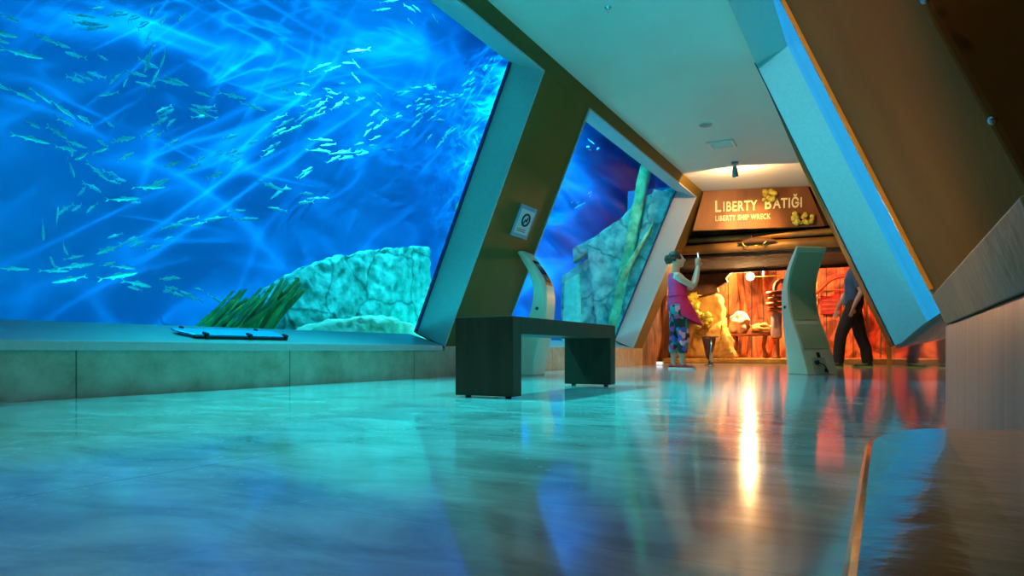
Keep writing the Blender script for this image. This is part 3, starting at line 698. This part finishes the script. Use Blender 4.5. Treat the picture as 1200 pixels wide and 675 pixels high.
# ------------------------------------------------------------------ sign over the entrance
ANG = math.atan2(.455, 1.607)
sg = thing('entrance_sign', 'rusty copper sign board reading LIBERTY BATIĞI above the wreck room entrance', 'sign', (-2.714, 11.973, 2.35), ANG)
b = bmesh.new(); prism(b, [(-.19, 0, 0), (1.95, 0, 0), (1.68, 0, .68), (-.01, 0, .68)], (0, .07, 0)); finish('board', b, M['signboard'], sg, bevel=.006)
def text(body, size, x, z, sx=1.0, ext=.006, parent=None, name='lettering', m=None, gap=1.0):
    cu = bpy.data.curves.new('lettering', 'FONT'); cu.body = body; cu.size = size; cu.extrude = ext; cu.offset = size * .022; cu.space_character = gap
    t = bpy.data.objects.new('tmp', cu); COL.objects.link(t)
    bpy.context.view_layer.update()
    me = bpy.data.meshes.new_from_object(t.evaluated_get(bpy.context.evaluated_depsgraph_get()))
    bpy.data.objects.remove(t)
    me.materials.append(m or M['letters'])
    o = link(bpy.data.objects.new(name, me)); o.parent = parent
    o.location = (x, -ext - .001, z); o.rotation_euler = (PI / 2, 0, 0); o.scale = (sx, 1, 1)
    return o, max(v.co.x for v in me.vertices)
def fit_text(body, size, x0, x1, z, gap):
    o, wd_ = text(body, size, x0, z, 1, .006, sg, gap=gap); o.scale.x = (x1 - x0) / wd_; return o
fit_text('L', .275, .175, .285, .31, 1); fit_text('IBERTY', .235, .31, .875, .315, 1.1)
fit_text('B', .265, .985, 1.10, .325, 1); fit_text('ATIĞI', .235, 1.13, 1.585, .33, 1.1)
fit_text('LIBERTY SHIP WRECK', .125, .185, 1.09, .155, 1.15)

def coral(label, loc, n, spread, r, m, group=None, rot=0):
    t = thing('coral_growth', label, 'coral', loc, rot, group)
    b = bmesh.new()
    for i in range(n):
        p = Vector((random.uniform(-1, 1) * spread[0], random.uniform(-.5, .5) * spread[1], random.uniform(-1, 1) * spread[2]))
        ball(b, p, r * random.uniform(.55, 1.1), 3, (1, .8, 1), .5, 3, i)
    finish('lobes', b, m, t, smooth=True, weld=False)
    return t
sgp = lambda a, z: Vector((-2.714 + a * .962, 11.973 + a * .272, z))
coral('yellow coral clump fixed over the middle of the sign board', sgp(1.06, 2.90) + Vector((.01, -.05, 0)), 14, (.11, .05, .08), .05, M['coral'], rot=ANG)
coral('spreading yellow coral clump at the lower right corner of the sign board', sgp(1.60, 2.49) + Vector((.01, -.05, 0)), 16, (.15, .05, .09), .05, M['coral'], rot=ANG)

# portal beams under the sign
def beam(name, y, x0, x1, z0, z1, depth, m, label, tilt=0.0, round_=False):
    b = bmesh.new()
    if round_:
        r = (z1 - z0) / 2; rings = []
        for x, dz in ((x0, 0), ((x0 + x1) / 2, tilt / 2), (x1, tilt)):
            rings.append([Vector((x, y + depth / 2 * math.cos(t), (z0 + z1) / 2 + dz + r * math.sin(t))) for t in [2 * PI * i / 20 for i in range(20)]])
        loft(b, rings); o = finish(name, b, m, smooth=True)
    else:
        hexa(b, [(x, yy, z + (tilt if x == x1 else 0)) for x in (x0, x1) for yy in (y, y + depth) for z in (z0, z1)]); o = finish(name, b, m, bevel=.01)
    return tag(o, label, 'beam')
beam('portal_beam', 12.62, -4.1, 1.0, 2.24, 2.36, .16, M['copper'], 'rounded copper beam running right under the sign board', -.05, True)
beam('portal_beam', 12.58, -4.1, 1.0, 2.04, 2.22, .2, M['copper'], 'broad copper beam second below the sign board', -.06, True)
beam('portal_beam', 12.70, -4.1, 1.0, 1.95, 2.03, .14, M['hullwood'], 'thin dark beam lowest under the sign board', -.05)
fx = thing('hanging_lamp', 'gilded dark hanging lamp fixture in front of the copper beams', 'lamp', (-2.0, 12.40, 2.05))
b = bmesh.new(); tube(b, [(-.22, 0, .10), (.0, 0, .13), (.22, 0, .12), (.40, 0, .10)], [.02, .05, .05, .015], 12); finish('fixture_body', b, M['hullwood'], fx, smooth=True)
b = bmesh.new(); tube(b, [(-.16, -.03, .12), (-.12, -.03, .05), (-.06, -.03, .02)], .016, 8); finish('bracket', b, M['brass'], fx, smooth=True)
b = bmesh.new(); tube(b, [(.04, -.03, .03), (.12, -.03, .035)], .016, 8); finish('bracket', b, M['brass'], fx, smooth=True)
b = bmesh.new(); tube(b, [(.19, -.03, .02), (.21, -.03, .06), (.26, -.03, .10)], .014, 8); finish('bracket', b, M['brass'], fx, smooth=True)
b = bmesh.new(); tube(b, [(0, 0, .12), (0, .0, .22)], .008, 8); finish('stem', b, M['rust'], fx)

# ------------------------------------------------------------------ the wreck room beyond
b = bmesh.new(); hexa(b, [(x, y, z) for x, y in ((-4.12, 12.36), (-4.85, 18)) for z in (0, 3.1)] + [(x, y, z) for x, y in ((-4.02, 12.36), (-4.62, 18)) for z in (0, 3.1)]); struct('wall_wreck_left', b, M['lplanks'])
b = bmesh.new(); box(b, -4.9, 2.0, 17.6, 17.7, 0, 3.1); struct('wall_wreck_back', b, M['planks'])
b = bmesh.new(); box(b, 1.7, 1.8, 12.45, 17.7, 0, 3.1); struct('wall_wreck_right', b, M['lplanks'])
b = bmesh.new(); box(b, .12, 1.8, 12.46, 12.54, .0, 3.1); struct('wall_wreck_front', b, M['lplanks'])
b = bmesh.new(); box(b, -4.9, 2.0, 12.72, 15.3, 2.02, 2.12); struct('ceiling_wreck', b, M['darkwood'])
b = bmesh.new(); box(b, -4.9, 2.0, 15.3, 17.7, 3.05, 3.15); box(b, -4.9, 2, 15.3, 15.36, 1.96, 3.1); box(b, -4.3, 1.8, 12.5, 12.56, 2.36, 3.2); struct('ceiling_wreck_far', b, M['darkwood'])  # middle box drops lower as an added valance, keeping lamp light off the soffit
b = bmesh.new(); box(b, -4.6, 1.7, 15.0, 17.6, 0, .10); struct('floor_wreck', b, M['cavern'], bevel=.02)

def rockthing(name, label, pts, m, vox=.05, amp=.15, ns=.35, cat='rock'):
    return hull_rock(name, pts, m, vox, amp, ns, label, cat)
rockthing('cave_rock', 'tall glowing ochre rock column left inside the wreck room', [(x + .12, y, z) for x, y, z in ((-4.3, 15.5, .1), (-3.25, 15.3, .1), (-3.15, 15.6, .6), (-3.4, 15.5, 1.1), (-3.3, 15.5, 1.5), (-4.2, 15.6, 1.6), (-4.3, 16.6, .1), (-3.3, 16.6, .1), (-3.4, 16.5, 1.5), (-4.3, 16.6, 1.6))], M['cavern'], .04, .2, .3)
rockthing('cave_rock', 'low ochre rock beside the rock column foot in the wreck room', [(-3.2, 15.2, .1), (-2.8, 15.2, .1), (-2.95, 15.25, .5), (-3.1, 15.3, .85), (-3.2, 15.7, .1), (-2.8, 15.7, .1), (-3.0, 15.6, .8)], M['cavern'], .03, .12, .2)
b = bmesh.new(); prism(b, [(-4.25, 15.38, 2.2), (-2.80, 15.38, 2.2), (-2.84, 15.38, 2.05), (-3.02, 15.38, 1.86), (-2.98, 15.38, 1.78), (-3.2, 15.38, 1.66), (-3.18, 15.38, 1.56), (-3.45, 15.38, 1.52), (-4.25, 15.38, 1.54)], (0, .16, 0))
tag(finish('hull_fragment', b, M['hullwood'], bevel=.02), 'dark ragged hull fragment hanging at upper left of the wreck room', 'shipwreck')
coral('bright yellow coral growing on the rock column beside the woman', (-3.72, 15.30, 1.22), 16, (.12, .12, .26), .09, M['coral'])
coral('yellow coral low on the rock column beside the chrome post', (-3.42, 15.22, .95), 12, (.14, .1, .14), .08, M['coral'])

tb = thing('wreck_table', 'small dark table under a pale heap inside the wreck room', 'table', (-2.62, 16.08, .10))
b = bmesh.new(); prism(b, [(.50 * math.cos(t), .30 * math.sin(t), .50) for t in [2 * PI * i / 20 for i in range(20)]], (0, 0, .05)); finish('tabletop', b, M['rust'], tb, bevel=.01)
for x, y in ((-.32, -.14), (.32, -.14), (-.32, .14), (.32, .14)):
    b = bmesh.new(); tube(b, [(x, y, .50), (x * .9, y * .9, .25), (x * 1.1, y * 1.1, .015)], [.035, .022, .03], 8); finish('leg', b, M['rust'], tb, smooth=True)
def heap(name, label, cat, loc, sc, m, seed):
    b = bmesh.new(); ball(b, (0, 0, sc[2] * .8), 1, 4, sc, .35, 2.2, seed); o = finish(name, b, m, smooth=True); o.location = loc; return tag(o, label, cat)
heap('visitor_filler', 'pale pink heap filling in for blurred visitors at the wreck room table', 'filler', (-2.84, 16.06, .67), (.22, .20, .27), M['pale_pink'], 2)  # pale heaps put where blurred visitors stand
heap('visitor_filler', 'low round cream heap filling in for blurred visitors at right end of the wreck room table', 'filler', (-2.36, 16.04, .665), (.24, .2, .12), M['cavern'], 5)
pp_ = thing('pipe_manifold', 'rusty coiled pipe stack on a lavender post left of the tall kiosk', 'pipe', (-2.02, 15.75, .10))
b = bmesh.new(); lathe(b, [(.10, 0), (.10, .03), (.07, .05), (.06, .42), (.09, .45)], (0, 0, 0), 16); finish('base', b, M['rust'], pp_, smooth=True)
b = bmesh.new(); lathe(b, [(.105, .45), (.115, .5), (.115, .95), (.10, 1.0)], (0, 0, 0), 20); finish('post', b, M['lav'], pp_, smooth=True)
for i in range(4):
    b = bmesh.new(); z = 1.06 + i * .12; tube(b, [( .14 * math.cos(t) - (.04 if i % 2 else 0), .12 * math.sin(t), z) for t in [2 * PI * k / 20 for k in range(21)]], .042, 8); finish('coil', b, M['rust'], pp_, smooth=True)
b = bmesh.new(); tube(b, smooth_curve([(-.02, 0, 1.0), (-.03, 0, 1.5), (.03, 0, 1.66), (.14, 0, 1.66), (.17, 0, 1.5)], 6), .045, 10); finish('elbow', b, M['rust'], pp_, smooth=True)
ht = thing('wall_hatch', 'dark red square hatch with a rail on the red back wall', 'hatch', (-1.06, 17.55, 1.12))
b = bmesh.new(); box(b, -.22, .22, -.08, .045, 0, .42); finish('door', b, M['hatch'], ht, bevel=.015)
for z in (.12, .22, .32):
    b = bmesh.new(); box(b, -.18, .18, -.10, -.075, z - .02, z + .02); finish('louvre', b, M['rust'], ht, bevel=.005)
b = bmesh.new(); tube(b, [(-.32, -.06, .55), (.3, -.06, .56)], .015, 8); finish('rail', b, M['brass'], ht)
b = bmesh.new(); tube(b, [(-.28, -.06, .1), (-.28, -.06, .75)], .015, 8); finish('rail', b, M['brass'], ht)
for k, (x, hh) in enumerate(((-3.0, 2.9), (-2.45, 2.9), (-1.6, 2.9), (-.45, 2.9))):
    b = bmesh.new(); tube(b, smooth_curve([(x, 17.5, .1), (x + .06, 17.42, 1.0), (x - .04, 17.36, 2.0), (x + .02, 17.3, hh)], 5), .07, 8, .8)
    tag(finish('hull_rib', b, M['planks'], smooth=True), ('first', 'second', 'third', 'fourth')[k] + ' thick hull rib from the left on the planked back wall', 'rib', 'ribs of the planked back wall')
b = bmesh.new(); tube(b, smooth_curve([(-2.0, 17.2, 1.55), (-1.4, 17.2, 1.58), (-.9, 17.2, 1.95), (.2, 17.2, 1.98)], 6), .045, 10)
tag(finish('wall_pipe', b, M['rust'], smooth=True), 'rusty pipe stepping up along the red planked back wall', 'pipe')
rockthing('cave_rock', 'broad ochre rock low on the right side under the red back wall', [(-1.9, 16.3, .1), (-.9, 16.2, .1), (-1.1, 16.4, .42), (-1.6, 16.4, .5), (-1.9, 17, .1), (-.9, 17, .1), (-1.4, 16.9, .55)], M['cavern'], .04, .16, .25)
# chrome post with dark tapered bin
st = thing('litter_bin', 'dark tapered bin with a chrome front tube near the woman', 'bin', (-2.74, 12.62, 0))
b = bmesh.new(); lathe(b, [(.02, .10), (.05, .14), (.12, .46), (.125, .50), (.115, .50), (.10, .44), (.02, .14)], (-.03, 0, 0), 20); finish('bowl', b, M['rust'], st, smooth=True)
b = bmesh.new(); tube(b, [(-.16, -.02, .515), (.14, -.02, .515)], .012, 8); finish('rim_bar', b, M['steel'], st)
b = bmesh.new(); tube(b, [(.03, -.10, .015), (.03, -.10, .50)], .032, 14, round_ends=False); finish('tube', b, M['steel'], st, smooth=True)
b = bmesh.new(); lathe(b, [(.10, 0), (.10, .01), (.03, .02), (.02, .12)], (-.0, -.06, 0), 20); finish('base', b, M['steel'], st, smooth=True)
# floor marker light by pier end
fl = thing('floor_light', 'tiny white floor light at the foot of the far left pier', 'lamp', (-3.62, 12.42, 0))
b = bmesh.new(); box(b, -.07, .07, -.03, .03, 0, .07); finish('housing', b, M['white_paint'], fl, bevel=.01)
b = bmesh.new(); box(b, -.055, .055, -.034, -.0305, .012, .058); finish('lens', b, emit('cool_white_lens', (.85, .9, 1), 1.6), fl)
# net panel on the left wreck wall
b = bmesh.new()
for i in range(9):
    t = i / 8; tube(b, [(-4.05 - t * .09, 12.75 + t * .9, 1.25), (-4.05 - t * .09, 12.75 + t * .9, 1.95)], .008, 6)
for i in range(7):
    z = 1.25 + i * .7 / 6; tube(b, [(-4.04, 12.75, z), (-4.13, 13.65, z)], .008, 6)
tag(finish('cargo_net', b, M['rust'], weld=False), 'rust red rope net panel on the wall behind the woman', 'net')

# lamp that flares inside the wreck room
fl2 = thing('flood_lamp', 'glaring bright lamp high in the middle of the wreck room', 'lamp', (-2.60, 16.0, 1.93))
bulb = emit('bright_bulb', (1, .80, .45), 40)
b = bmesh.new(); ball(b, (0, -.03, .0), .085, 3); finish('bulb', b, bulb, fl2, smooth=True)
b = bmesh.new(); lathe(b, [(.03, .10), (.06, .08), (.09, .0), (.085, .0), (.05, .07)], (0, .06, 0), 16); finish('reflector', b, M['steel'], fl2, smooth=True)
b = bmesh.new(); tube(b, [(0, .06, .09), (0, .06, 1.12)], .012, 8); finish('stem', b, M['rust'], fl2)
b = bmesh.new(); tube(b, [(.1, .06, -.0), (.75, .06, .0)], .014, 8); finish('arm', b, M['brass'], fl2)
sm_ = thing('pendant_bulb', 'small white pendant bulb right of the glaring lamp', 'lamp', (-2.17, 14.9, 1.86))
b = bmesh.new(); tube(b, [(0, 0, -.035), (0, 0, .045)], .018, 10); finish('bulb', b, emit('pendant_glow', (.9, 1, .9), 6), sm_, smooth=True)
b = bmesh.new(); tube(b, [(0, 0, .05), (0, 0, .16)], .006, 6); finish('cord', b, M['black'], sm_)

# ------------------------------------------------------------------ foreground ledge
b = bmesh.new(); zt = .205
cor = [(-.0095, -.25)] + [(-.0095 + .10 * (1 - math.cos(t)) * .6, .46 + .12 * math.sin(t)) for t in [PI / 2 * i / 10 for i in range(11)]] + [(.097, .60), (.097, -.25)]
prism(b, [(x, y, 0) for x, y in cor], (0, 0, zt)); lo = finish('stone_ledge', b, M['ledge'], bevel=.004, seg=3)
tag(lo, 'low polished brown ledge with a rounded corner in the right foreground', 'ledge')

# ------------------------------------------------------------------ people
def body_obj(bm, m, parent, vox=.011, name='body'):
    o = finish(name, bm, m, parent, weld=False)
    r = o.modifiers.new('Remesh', 'REMESH'); r.mode = 'VOXEL'; r.voxel_size = vox; r.use_smooth_shade = True
    s = o.modifiers.new('Smooth', 'SMOOTH'); s.iterations = 4; s.factor = .5
    return o
def head(bm, c, fwd, s=1.0):
    """egg head with brow, nose, lips, chin and ears facing +x rotated by fwd (pitch)"""
    Mx = Matrix.Rotation(fwd, 3, 'Y'); c = Vector(c)
    P = lambda x, y, z: c + Mx @ Vector((x * s, y * s, z * s))
    ball(bm, P(-.012, 0, .03), 1, 3, (.098 * s, .075 * s, .092 * s), M=Mx)
    ball(bm, P(.02, 0, -.03), 1, 3, (.068 * s, .058 * s, .082 * s), M=Mx)
    ball(bm, P(.055, 0, -.085), 1, 2, (.028 * s, .03 * s, .024 * s), M=Mx)
    tube(bm, [P(.082, 0, .025), P(.097, 0, -.002), P(.112, 0, -.022)], [.010 * s, .013 * s, .017 * s], 8)
    tube(bm, [P(.083, -.022, -.052), P(.094, 0, -.050), P(.083, .022, -.052)], .009 * s, 6)
    tube(bm, [P(.072, -.045, .032), P(.088, 0, .036), P(.072, .045, .032)], .010 * s, 6)
    for sy in (-1, 1):
        ball(bm, P(-.01, sy * .074, .0), 1, 2, (.02 * s, .010 * s, .032 * s), M=Mx)
def eyes(parent, c, pitch, s=1.0):
    Mx = Matrix.Rotation(pitch, 3, 'Y')
    for sy in (-1, 1):
        b = bmesh.new(); ball(b, Vector(c) + Mx @ Vector((.080 * s, sy * .03 * s, .012 * s)), .0115 * s, 2); finish('eye', b, M['white'], parent, smooth=True)
def hand(bm, wrist, dirv, palm_n, curl, thumb, side=1):
    """palm plus five fingers; dirv towards fingertips, palm_n where fingers curl"""
    w_ = Vector(wrist); d = Vector(dirv).normalized(); n = Vector(palm_n); n = (n - d * n.dot(d)).normalized(); sd_ = d.cross(n) * side
    tube(bm, [w_, w_ + d * .035, w_ + d * .078], [.022, .034, .037], 10, .45, up=sd_)
    for i, ln in enumerate((.066, .076, .072, .056)):
        base = w_ + d * .078 + sd_ * (.030 - .020 * i)
        a = base; pts = [a]; dv = d.copy()
        for q in range(3):
            ang = curl * (.5 + .5 * q); dv = (d * math.cos(ang) + n * math.sin(ang)); a = a + dv * ln * (.45, .32, .25)[q]; pts.append(a)
        tube(bm, pts, [.0095, .0088, .008, .0068], 8)
    b0 = w_ + d * .025 + sd_ * .028
    tube(bm, [b0, b0 + (sd_ * .8 + d * .5).normalized() * .035, b0 + (sd_ * .8 + d * .5).normalized() * .035 + (d * .8 + n * thumb).normalized() * .035], [.013, .011, .0085], 8)

# woman photographing: local +x is where she faces
wm = thing('person', 'woman in magenta tunic and floral leggings raising a phone with both hands', 'person', (-2.60, 9.86, 0), A - R_(8))
b = bmesh.new()
H0 = (-.02, 0, 1.575); PT = -.16
head(b, H0, PT)
tube(b, [(-.05, 0, 1.37), (-.035, 0, 1.44), (-.03, 0, 1.52)], [.062, .052, .052], 12)
loft(b, [ell((x, 0, z), (1, 0, 0), (0, 1, 0), rx, ry, 18) for x, z, rx, ry in ((-.02, .82, .12, .165), (-.02, .92, .128, .175), (-.02, 1.02, .11, .15), (-.02, 1.12, .11, .148), (-.01, 1.22, .125, .16), (-.03, 1.32, .11, .17), (-.045, 1.39, .07, .11))])
for sy in (-1, 1):
    tube(b, [(-.04, sy * .165, 1.345), (.04, sy * .185, 1.27), (.15, sy * .175, 1.205), (.20, sy * .165, 1.19)], [.056, .05, .042, .038], 12)
    tube(b, [(.20, sy * .165, 1.19), (.235, sy * .13, 1.29), (.262, sy * .085, 1.42), (.268, sy * .066, 1.475)], [.040, .040, .030, .024], 12)
    hand(b, (.268, sy * .066, 1.475), (.10, -sy * .10, 1), (-.25, -sy * 1, 0), .55, .3, side=sy)
    lx = .055 if sy < 0 else -.05
    tube(b, [(-.02, sy * .085, .86), (.0 + lx * .5, sy * .088, .64), (.012 + lx, sy * .085, .46), (-.012 + lx, sy * .085, .30), (-.01 + lx, sy * .085, .09), (-.008 + lx, sy * .085, .06)], [.098, .080, .056, .056, .036, .04], 12)
    tube(b, [(-.03 + lx, sy * .085, .05), (.06 + lx, sy * .09, .045), (.15 + lx, sy * .095, .035)], [.036, .034, .026], 10)
body = body_obj(b, M['skin'], wm, .0075)
eyes(wm, H0, PT)
# hair: cap and bun
b = bmesh.new(); Mx = Matrix.Rotation(PT, 3, 'Y'); hc = Vector(H0)
for k in range(60):
    th_, ph = random.uniform(-PI, PI), random.uniform(-.25, 1.35)
    if abs(th_) < .95 and ph < .75: continue
    d = Vector((math.cos(th_) * math.cos(ph), math.sin(th_) * math.cos(ph), math.sin(ph)))
    ball(b, hc + Mx @ Vector((-.018 + d.x * .092, d.y * .072, .036 + d.z * .088)), .030, 2, amp=.3, seed=k)
for k in range(18):
    ball(b, hc + Mx @ Vector((-.125 + random.uniform(-.03, .03), random.uniform(-.04, .04), .03 + random.uniform(-.045, .04))), .036, 2, amp=.4, seed=k)
hr = body_obj(b, M['hair'], wm, .010, 'hair')
def cloth(name, rings, m, parent, thick=.006, ncut=2, n=24):
    b = bmesh.new(); loft(b, rings, cap=False)
    o = finish(name, b, m, parent, smooth=True)
    so = o.modifiers.new('Solidify', 'SOLIDIFY'); so.thickness = thick; so.offset = 1
    su = o.modifiers.new('Subsurf', 'SUBSURF'); su.levels = 1; su.render_levels = 2
    return o
# tunic: bodice, waist, hem flaring low in front
rg = []
for x, z, rx, ry, tilt in ((-.045, 1.385, .082, .125, 0), (-.03, 1.33, .118, .155, 0), (-.01, 1.24, .138, .172, 0), (-.015, 1.13, .124, .16, 0), (-.015, 1.06, .124, .162, 0), (.005, .98, .150, .178, -.06), (.045, .88, .195, .195, -.25), (.085, .78, .235, .205, -.40), (.105, .725, .25, .205, -.48)):
    ring = []
    for i in range(26):
        t = 2 * PI * i / 26; fold = 1 + (.035 * math.sin(7 * t) if z < .95 else 0)
        px, py = rx * math.cos(t) * fold, ry * math.sin(t) * fold
        ring.append(Vector((x + px, py, z + px * tilt)))
    rg.append(ring)
cloth('tunic', rg, M['magenta'], wm)
b = bmesh.new()
tube(b, [ell((-.015, 0, 1.065), (1, 0, 0), (0, 1, 0), .136, .172, 26)[i % 26] for i in range(27)], .012, 8); finish('waist_tie', b, M['magenta'], wm, smooth=True)
lg = bmesh.new()
for sy in (-1, 1):
    lx = .055 if sy < 0 else -.05
    tube(lg, [(-.02, sy * .082, .93), (-.015, sy * .085, .85), (.0 + lx * .5, sy * .088, .64), (.012 + lx, sy * .087, .46), (-.008 + lx, sy * .086, .31), (-.008 + lx, sy * .086, .235)], [.112, .114, .10, .082, .078, .072], 16, round_ends=False)
le = body_obj(lg, M['floral'], wm, .010, 'leggings')
def shoe(parent, x, y, m, sole, L=.25, yaw=0, name='shoe'):
    Mz = Matrix.Translation((x, y, 0)) @ Matrix.Rotation(yaw, 4, 'Z')
    b = bmesh.new()
    for xx, zt, hw_ in (): pass
    rings = []
    for t, hh, hw_ in ((0, .055, .026), (.05, .088, .036), (.2, .095, .040), (.38, .085, .040), (.55, .062, .044), (.75, .05, .046), (.92, .042, .036), (1, .026, .016)):
        xx = -.07 + t * L
        rings.append([Mz @ Vector((xx, hw_ * math.cos(a_), .014 + (hh - .014) * max(0, math.sin(a_)) ** .8 if math.sin(a_) > 0 else .014)) for a_ in [2 * PI * i / 16 for i in range(16)]])
    loft(b, rings); o = finish(name, b, m, parent, smooth=True)
    b = bmesh.new()
    pts = []
    for t, hw_ in ((0, .02), (.03, .034), (.2, .042), (.5, .045), (.75, .049), (.93, .038), (1, .014)):
        pts.append((-.075 + t * (L + .012), hw_))
    outline = [(x_, w_) for x_, w_ in pts] + [(x_, -w_) for x_, w_ in pts[::-1]]
    prism(b, [Mz @ Vector((x_, w_, 0)) for x_, w_ in outline], (0, 0, .024)); finish('sole', b, sole, o, bevel=.004)
    for k in range(3):
        b = bmesh.new(); tube(b, [Mz @ Vector((.045 + .028 * k, -.022, .082 - .012 * k)), Mz @ Vector((.05 + .028 * k, 0, .090 - .012 * k)), Mz @ Vector((.045 + .028 * k, .022, .082 - .012 * k))], .004, 6); finish('lace', b, M['white'], o)
    return o
shoe(wm, .045, -.09, M['redshoe'], M['white'], .25, -.10); shoe(wm, -.06, .088, M['redshoe'], M['white'], .25, .10)
ph = thing('mobile_phone', 'mobile phone with a lit screen held up by the woman', 'phone', (0, 0, 0))
ph.location = Matrix.Rotation(A - R_(8), 3, 'Z') @ Vector((.292, 0, 1.545)) + Vector((-2.60, 9.86, 0)); ph.rotation_euler = (0, R_(-8), A - R_(8))
b = bmesh.new(); box(b, -.005, .005, -.039, .039, -.01, .145); finish('case', b, M['white_paint'], ph, bevel=.003)
b = bmesh.new(); box(b, -.0062, -.0052, -.034, .034, .0, .135); finish('screen', b, emit('phone_glow', (.6, .8, 1), 2.2), ph)

# man in the entrance, half hidden by the right pier
mn = thing('person', 'man in dark trousers and blue shirt half hidden behind the right pier', 'person', (-.41, 12.21, 0), A + PI - R_(24))
b = bmesh.new(); S_ = 1.08
H1 = (-.03 * S_, 0, 1.64 * S_)
head(b, H1, .05, 1.06)
tube(b, [(-.05 * S_, 0, 1.44 * S_), (-.035 * S_, 0, 1.56 * S_)], [.068, .064], 12)
loft(b, [ell((x * S_, 0, z * S_), (1, 0, 0), (0, 1, 0), rx * S_, ry * S_, 18) for x, z, rx, ry in ((0, .88, .12, .16), (0, 1.0, .115, .155), (-.01, 1.15, .115, .165), (-.01, 1.3, .125, .19), (-.03, 1.42, .10, .18), (-.04, 1.48, .065, .09))])
LEG = {1: [(.0, .09, .90), (.10, .095, .66), (.17, .10, .47), (.19, .10, .28), (.20, .10, .09)], -1: [(.0, -.09, .90), (-.06, -.095, .66), (-.10, -.10, .47), (-.17, -.10, .28), (-.20, -.10, .09)]}
for sy in (-1, 1):
    sx = .10 * -sy
    tube(b, [(-.02 * S_, sy * .205 * S_, 1.42 * S_), ((-.02 + sx * .4) * S_, sy * .24 * S_, 1.2 * S_), ((-.0 + sx) * S_, sy * .245 * S_, 1.10 * S_)], [.058, .048, .042], 12)
    tube(b, [((-.0 + sx) * S_, sy * .245 * S_, 1.10 * S_), ((.06 + sx) * S_, sy * .24 * S_, .98 * S_), ((.11 + sx) * S_, sy * .23 * S_, .87 * S_)], [.044, .040, .028], 12)
    hand(b, ((.11 + sx) * S_, sy * .23 * S_, .87 * S_), (.25, 0, -1), (.6, -sy, 0), .45, .3, side=sy)
    tube(b, [Vector(p) * S_ for p in LEG[sy]], [.095, .078, .058, .054, .038], 12)
    fx_, fy_ = LEG[sy][-1][0] * S_, LEG[sy][-1][1] * S_
    tube(b, [(fx_, fy_, .09), (fx_ + .02, fy_, .06), (fx_ + .13, fy_, .045)], [.038, .040, .03], 10)
body_obj(b, M['skin'], mn, .010)
eyes(mn, H1, .05, 1.06)
b = bmesh.new(); Mx = Matrix.Rotation(.05, 3, 'Y')
for k in range(60):
    th_, ph_ = random.uniform(-PI, PI), random.uniform(-.1, 1.4)
    if abs(th_) < 1.0 and ph_ < .8: continue
    d = Vector((math.cos(th_) * math.cos(ph_), math.sin(th_) * math.cos(ph_), math.sin(ph_)))
    ball(b, Vector(H1) + Mx @ Vector((-.015 + d.x * .096, d.y * .076, .036 + d.z * .09)), .024, 2, seed=k)
body_obj(b, M['hair'], mn, .011, 'hair')
b = bmesh.new()
loft(b, [ell((x * S_, 0, z * S_), (1, 0, 0), (0, 1, 0), rx * S_, ry * S_, 22) for x, z, rx, ry in ((.0, .93, .145, .185), (.0, 1.0, .14, .18), (-.01, 1.15, .135, .185), (-.01, 1.3, .142, .208), (-.03, 1.42, .118, .20), (-.04, 1.485, .078, .105))])
for sy in (-1, 1):
    sx = .10 * -sy
    tube(b, [(-.02 * S_, sy * .18 * S_, 1.42 * S_), ((-.02 + sx * .3) * S_, sy * .235 * S_, 1.27 * S_), ((-.02 + sx * .5) * S_, sy * .243 * S_, 1.17 * S_)], [.072, .066, .064], 14, round_ends=False)
body_obj(b, M['navy'], mn, .012, 'shirt')
b = bmesh.new()
for sy in (-1, 1):
    pts = [Vector((0, sy * .07, 1.0)) * S_] + [Vector(p) * S_ for p in LEG[sy][:-1]] + [Vector((LEG[sy][-1][0] * S_ + .005, LEG[sy][-1][1] * S_, .075))]
    tube(b, pts, [.115, .122, .105, .09, .088, .085], 16, round_ends=False)
loft(b, [ell((0, 0, z * S_), (1, 0, 0), (0, 1, 0), rx * S_, ry * S_, 20) for z, rx, ry in ((.80, .10, .14), (.9, .136, .18), (1.03, .13, .172))])
body_obj(b, M['trouser'], mn, .012, 'trousers')
for sy in (-1, 1):
    shoe(mn, LEG[sy][-1][0] * S_, LEG[sy][-1][1] * S_, M['dkshoe'], M['green'], .29, sy * .12)

# ------------------------------------------------------------------ warm lights
spot('sign_spot', (-1.89, 10.52, ZC - .23), (-1.98, 12.15, 2.34), 420, (1, .56, .18), 40, 1.0, .03)
spot('sign_spot_spill', (-1.89, 10.50, ZC - .22), (-2.1, 12.2, 2.45), 105, (1, .56, .22), 160, .12, .03)
point('flood_lamp_light', (-2.60, 15.80, 1.93), 560, (1, .55, .20), .08)
spot('red_lamp_light', (-1.0, 15.5, 2.7), (-.7, 17.6, .9), 420, (1, .10, .05), 100, .6, .06)
point('amber_lamp_light', (-3.75, 16.9, 2.6), 120, (1, .50, .14), .05)
spot('rock_lamp', (-2.7, 14.3, 1.92), (-3.6, 15.4, .9), 130, (1, .55, .18), 60, .5, .05)
spot('pier_fill_spot', (-2.3, -2.4, 1.9), (.0, 1.24, .56), 480, (1, .55, .20), 14.5, .6, .03)  # added off-view spot, narrowed to warm only the near right pier
spot('hall_downlight', (-1.9, -.6, 2.95), (-1.9, -.2, 0), 42, (1, .80, .62), 125, .8, .08)
spot('hall_downlight', (-1.75, 7.7, 2.97), (-2.0, 9.2, .6), 85, (1, .70, .42), 110, .9, .06)
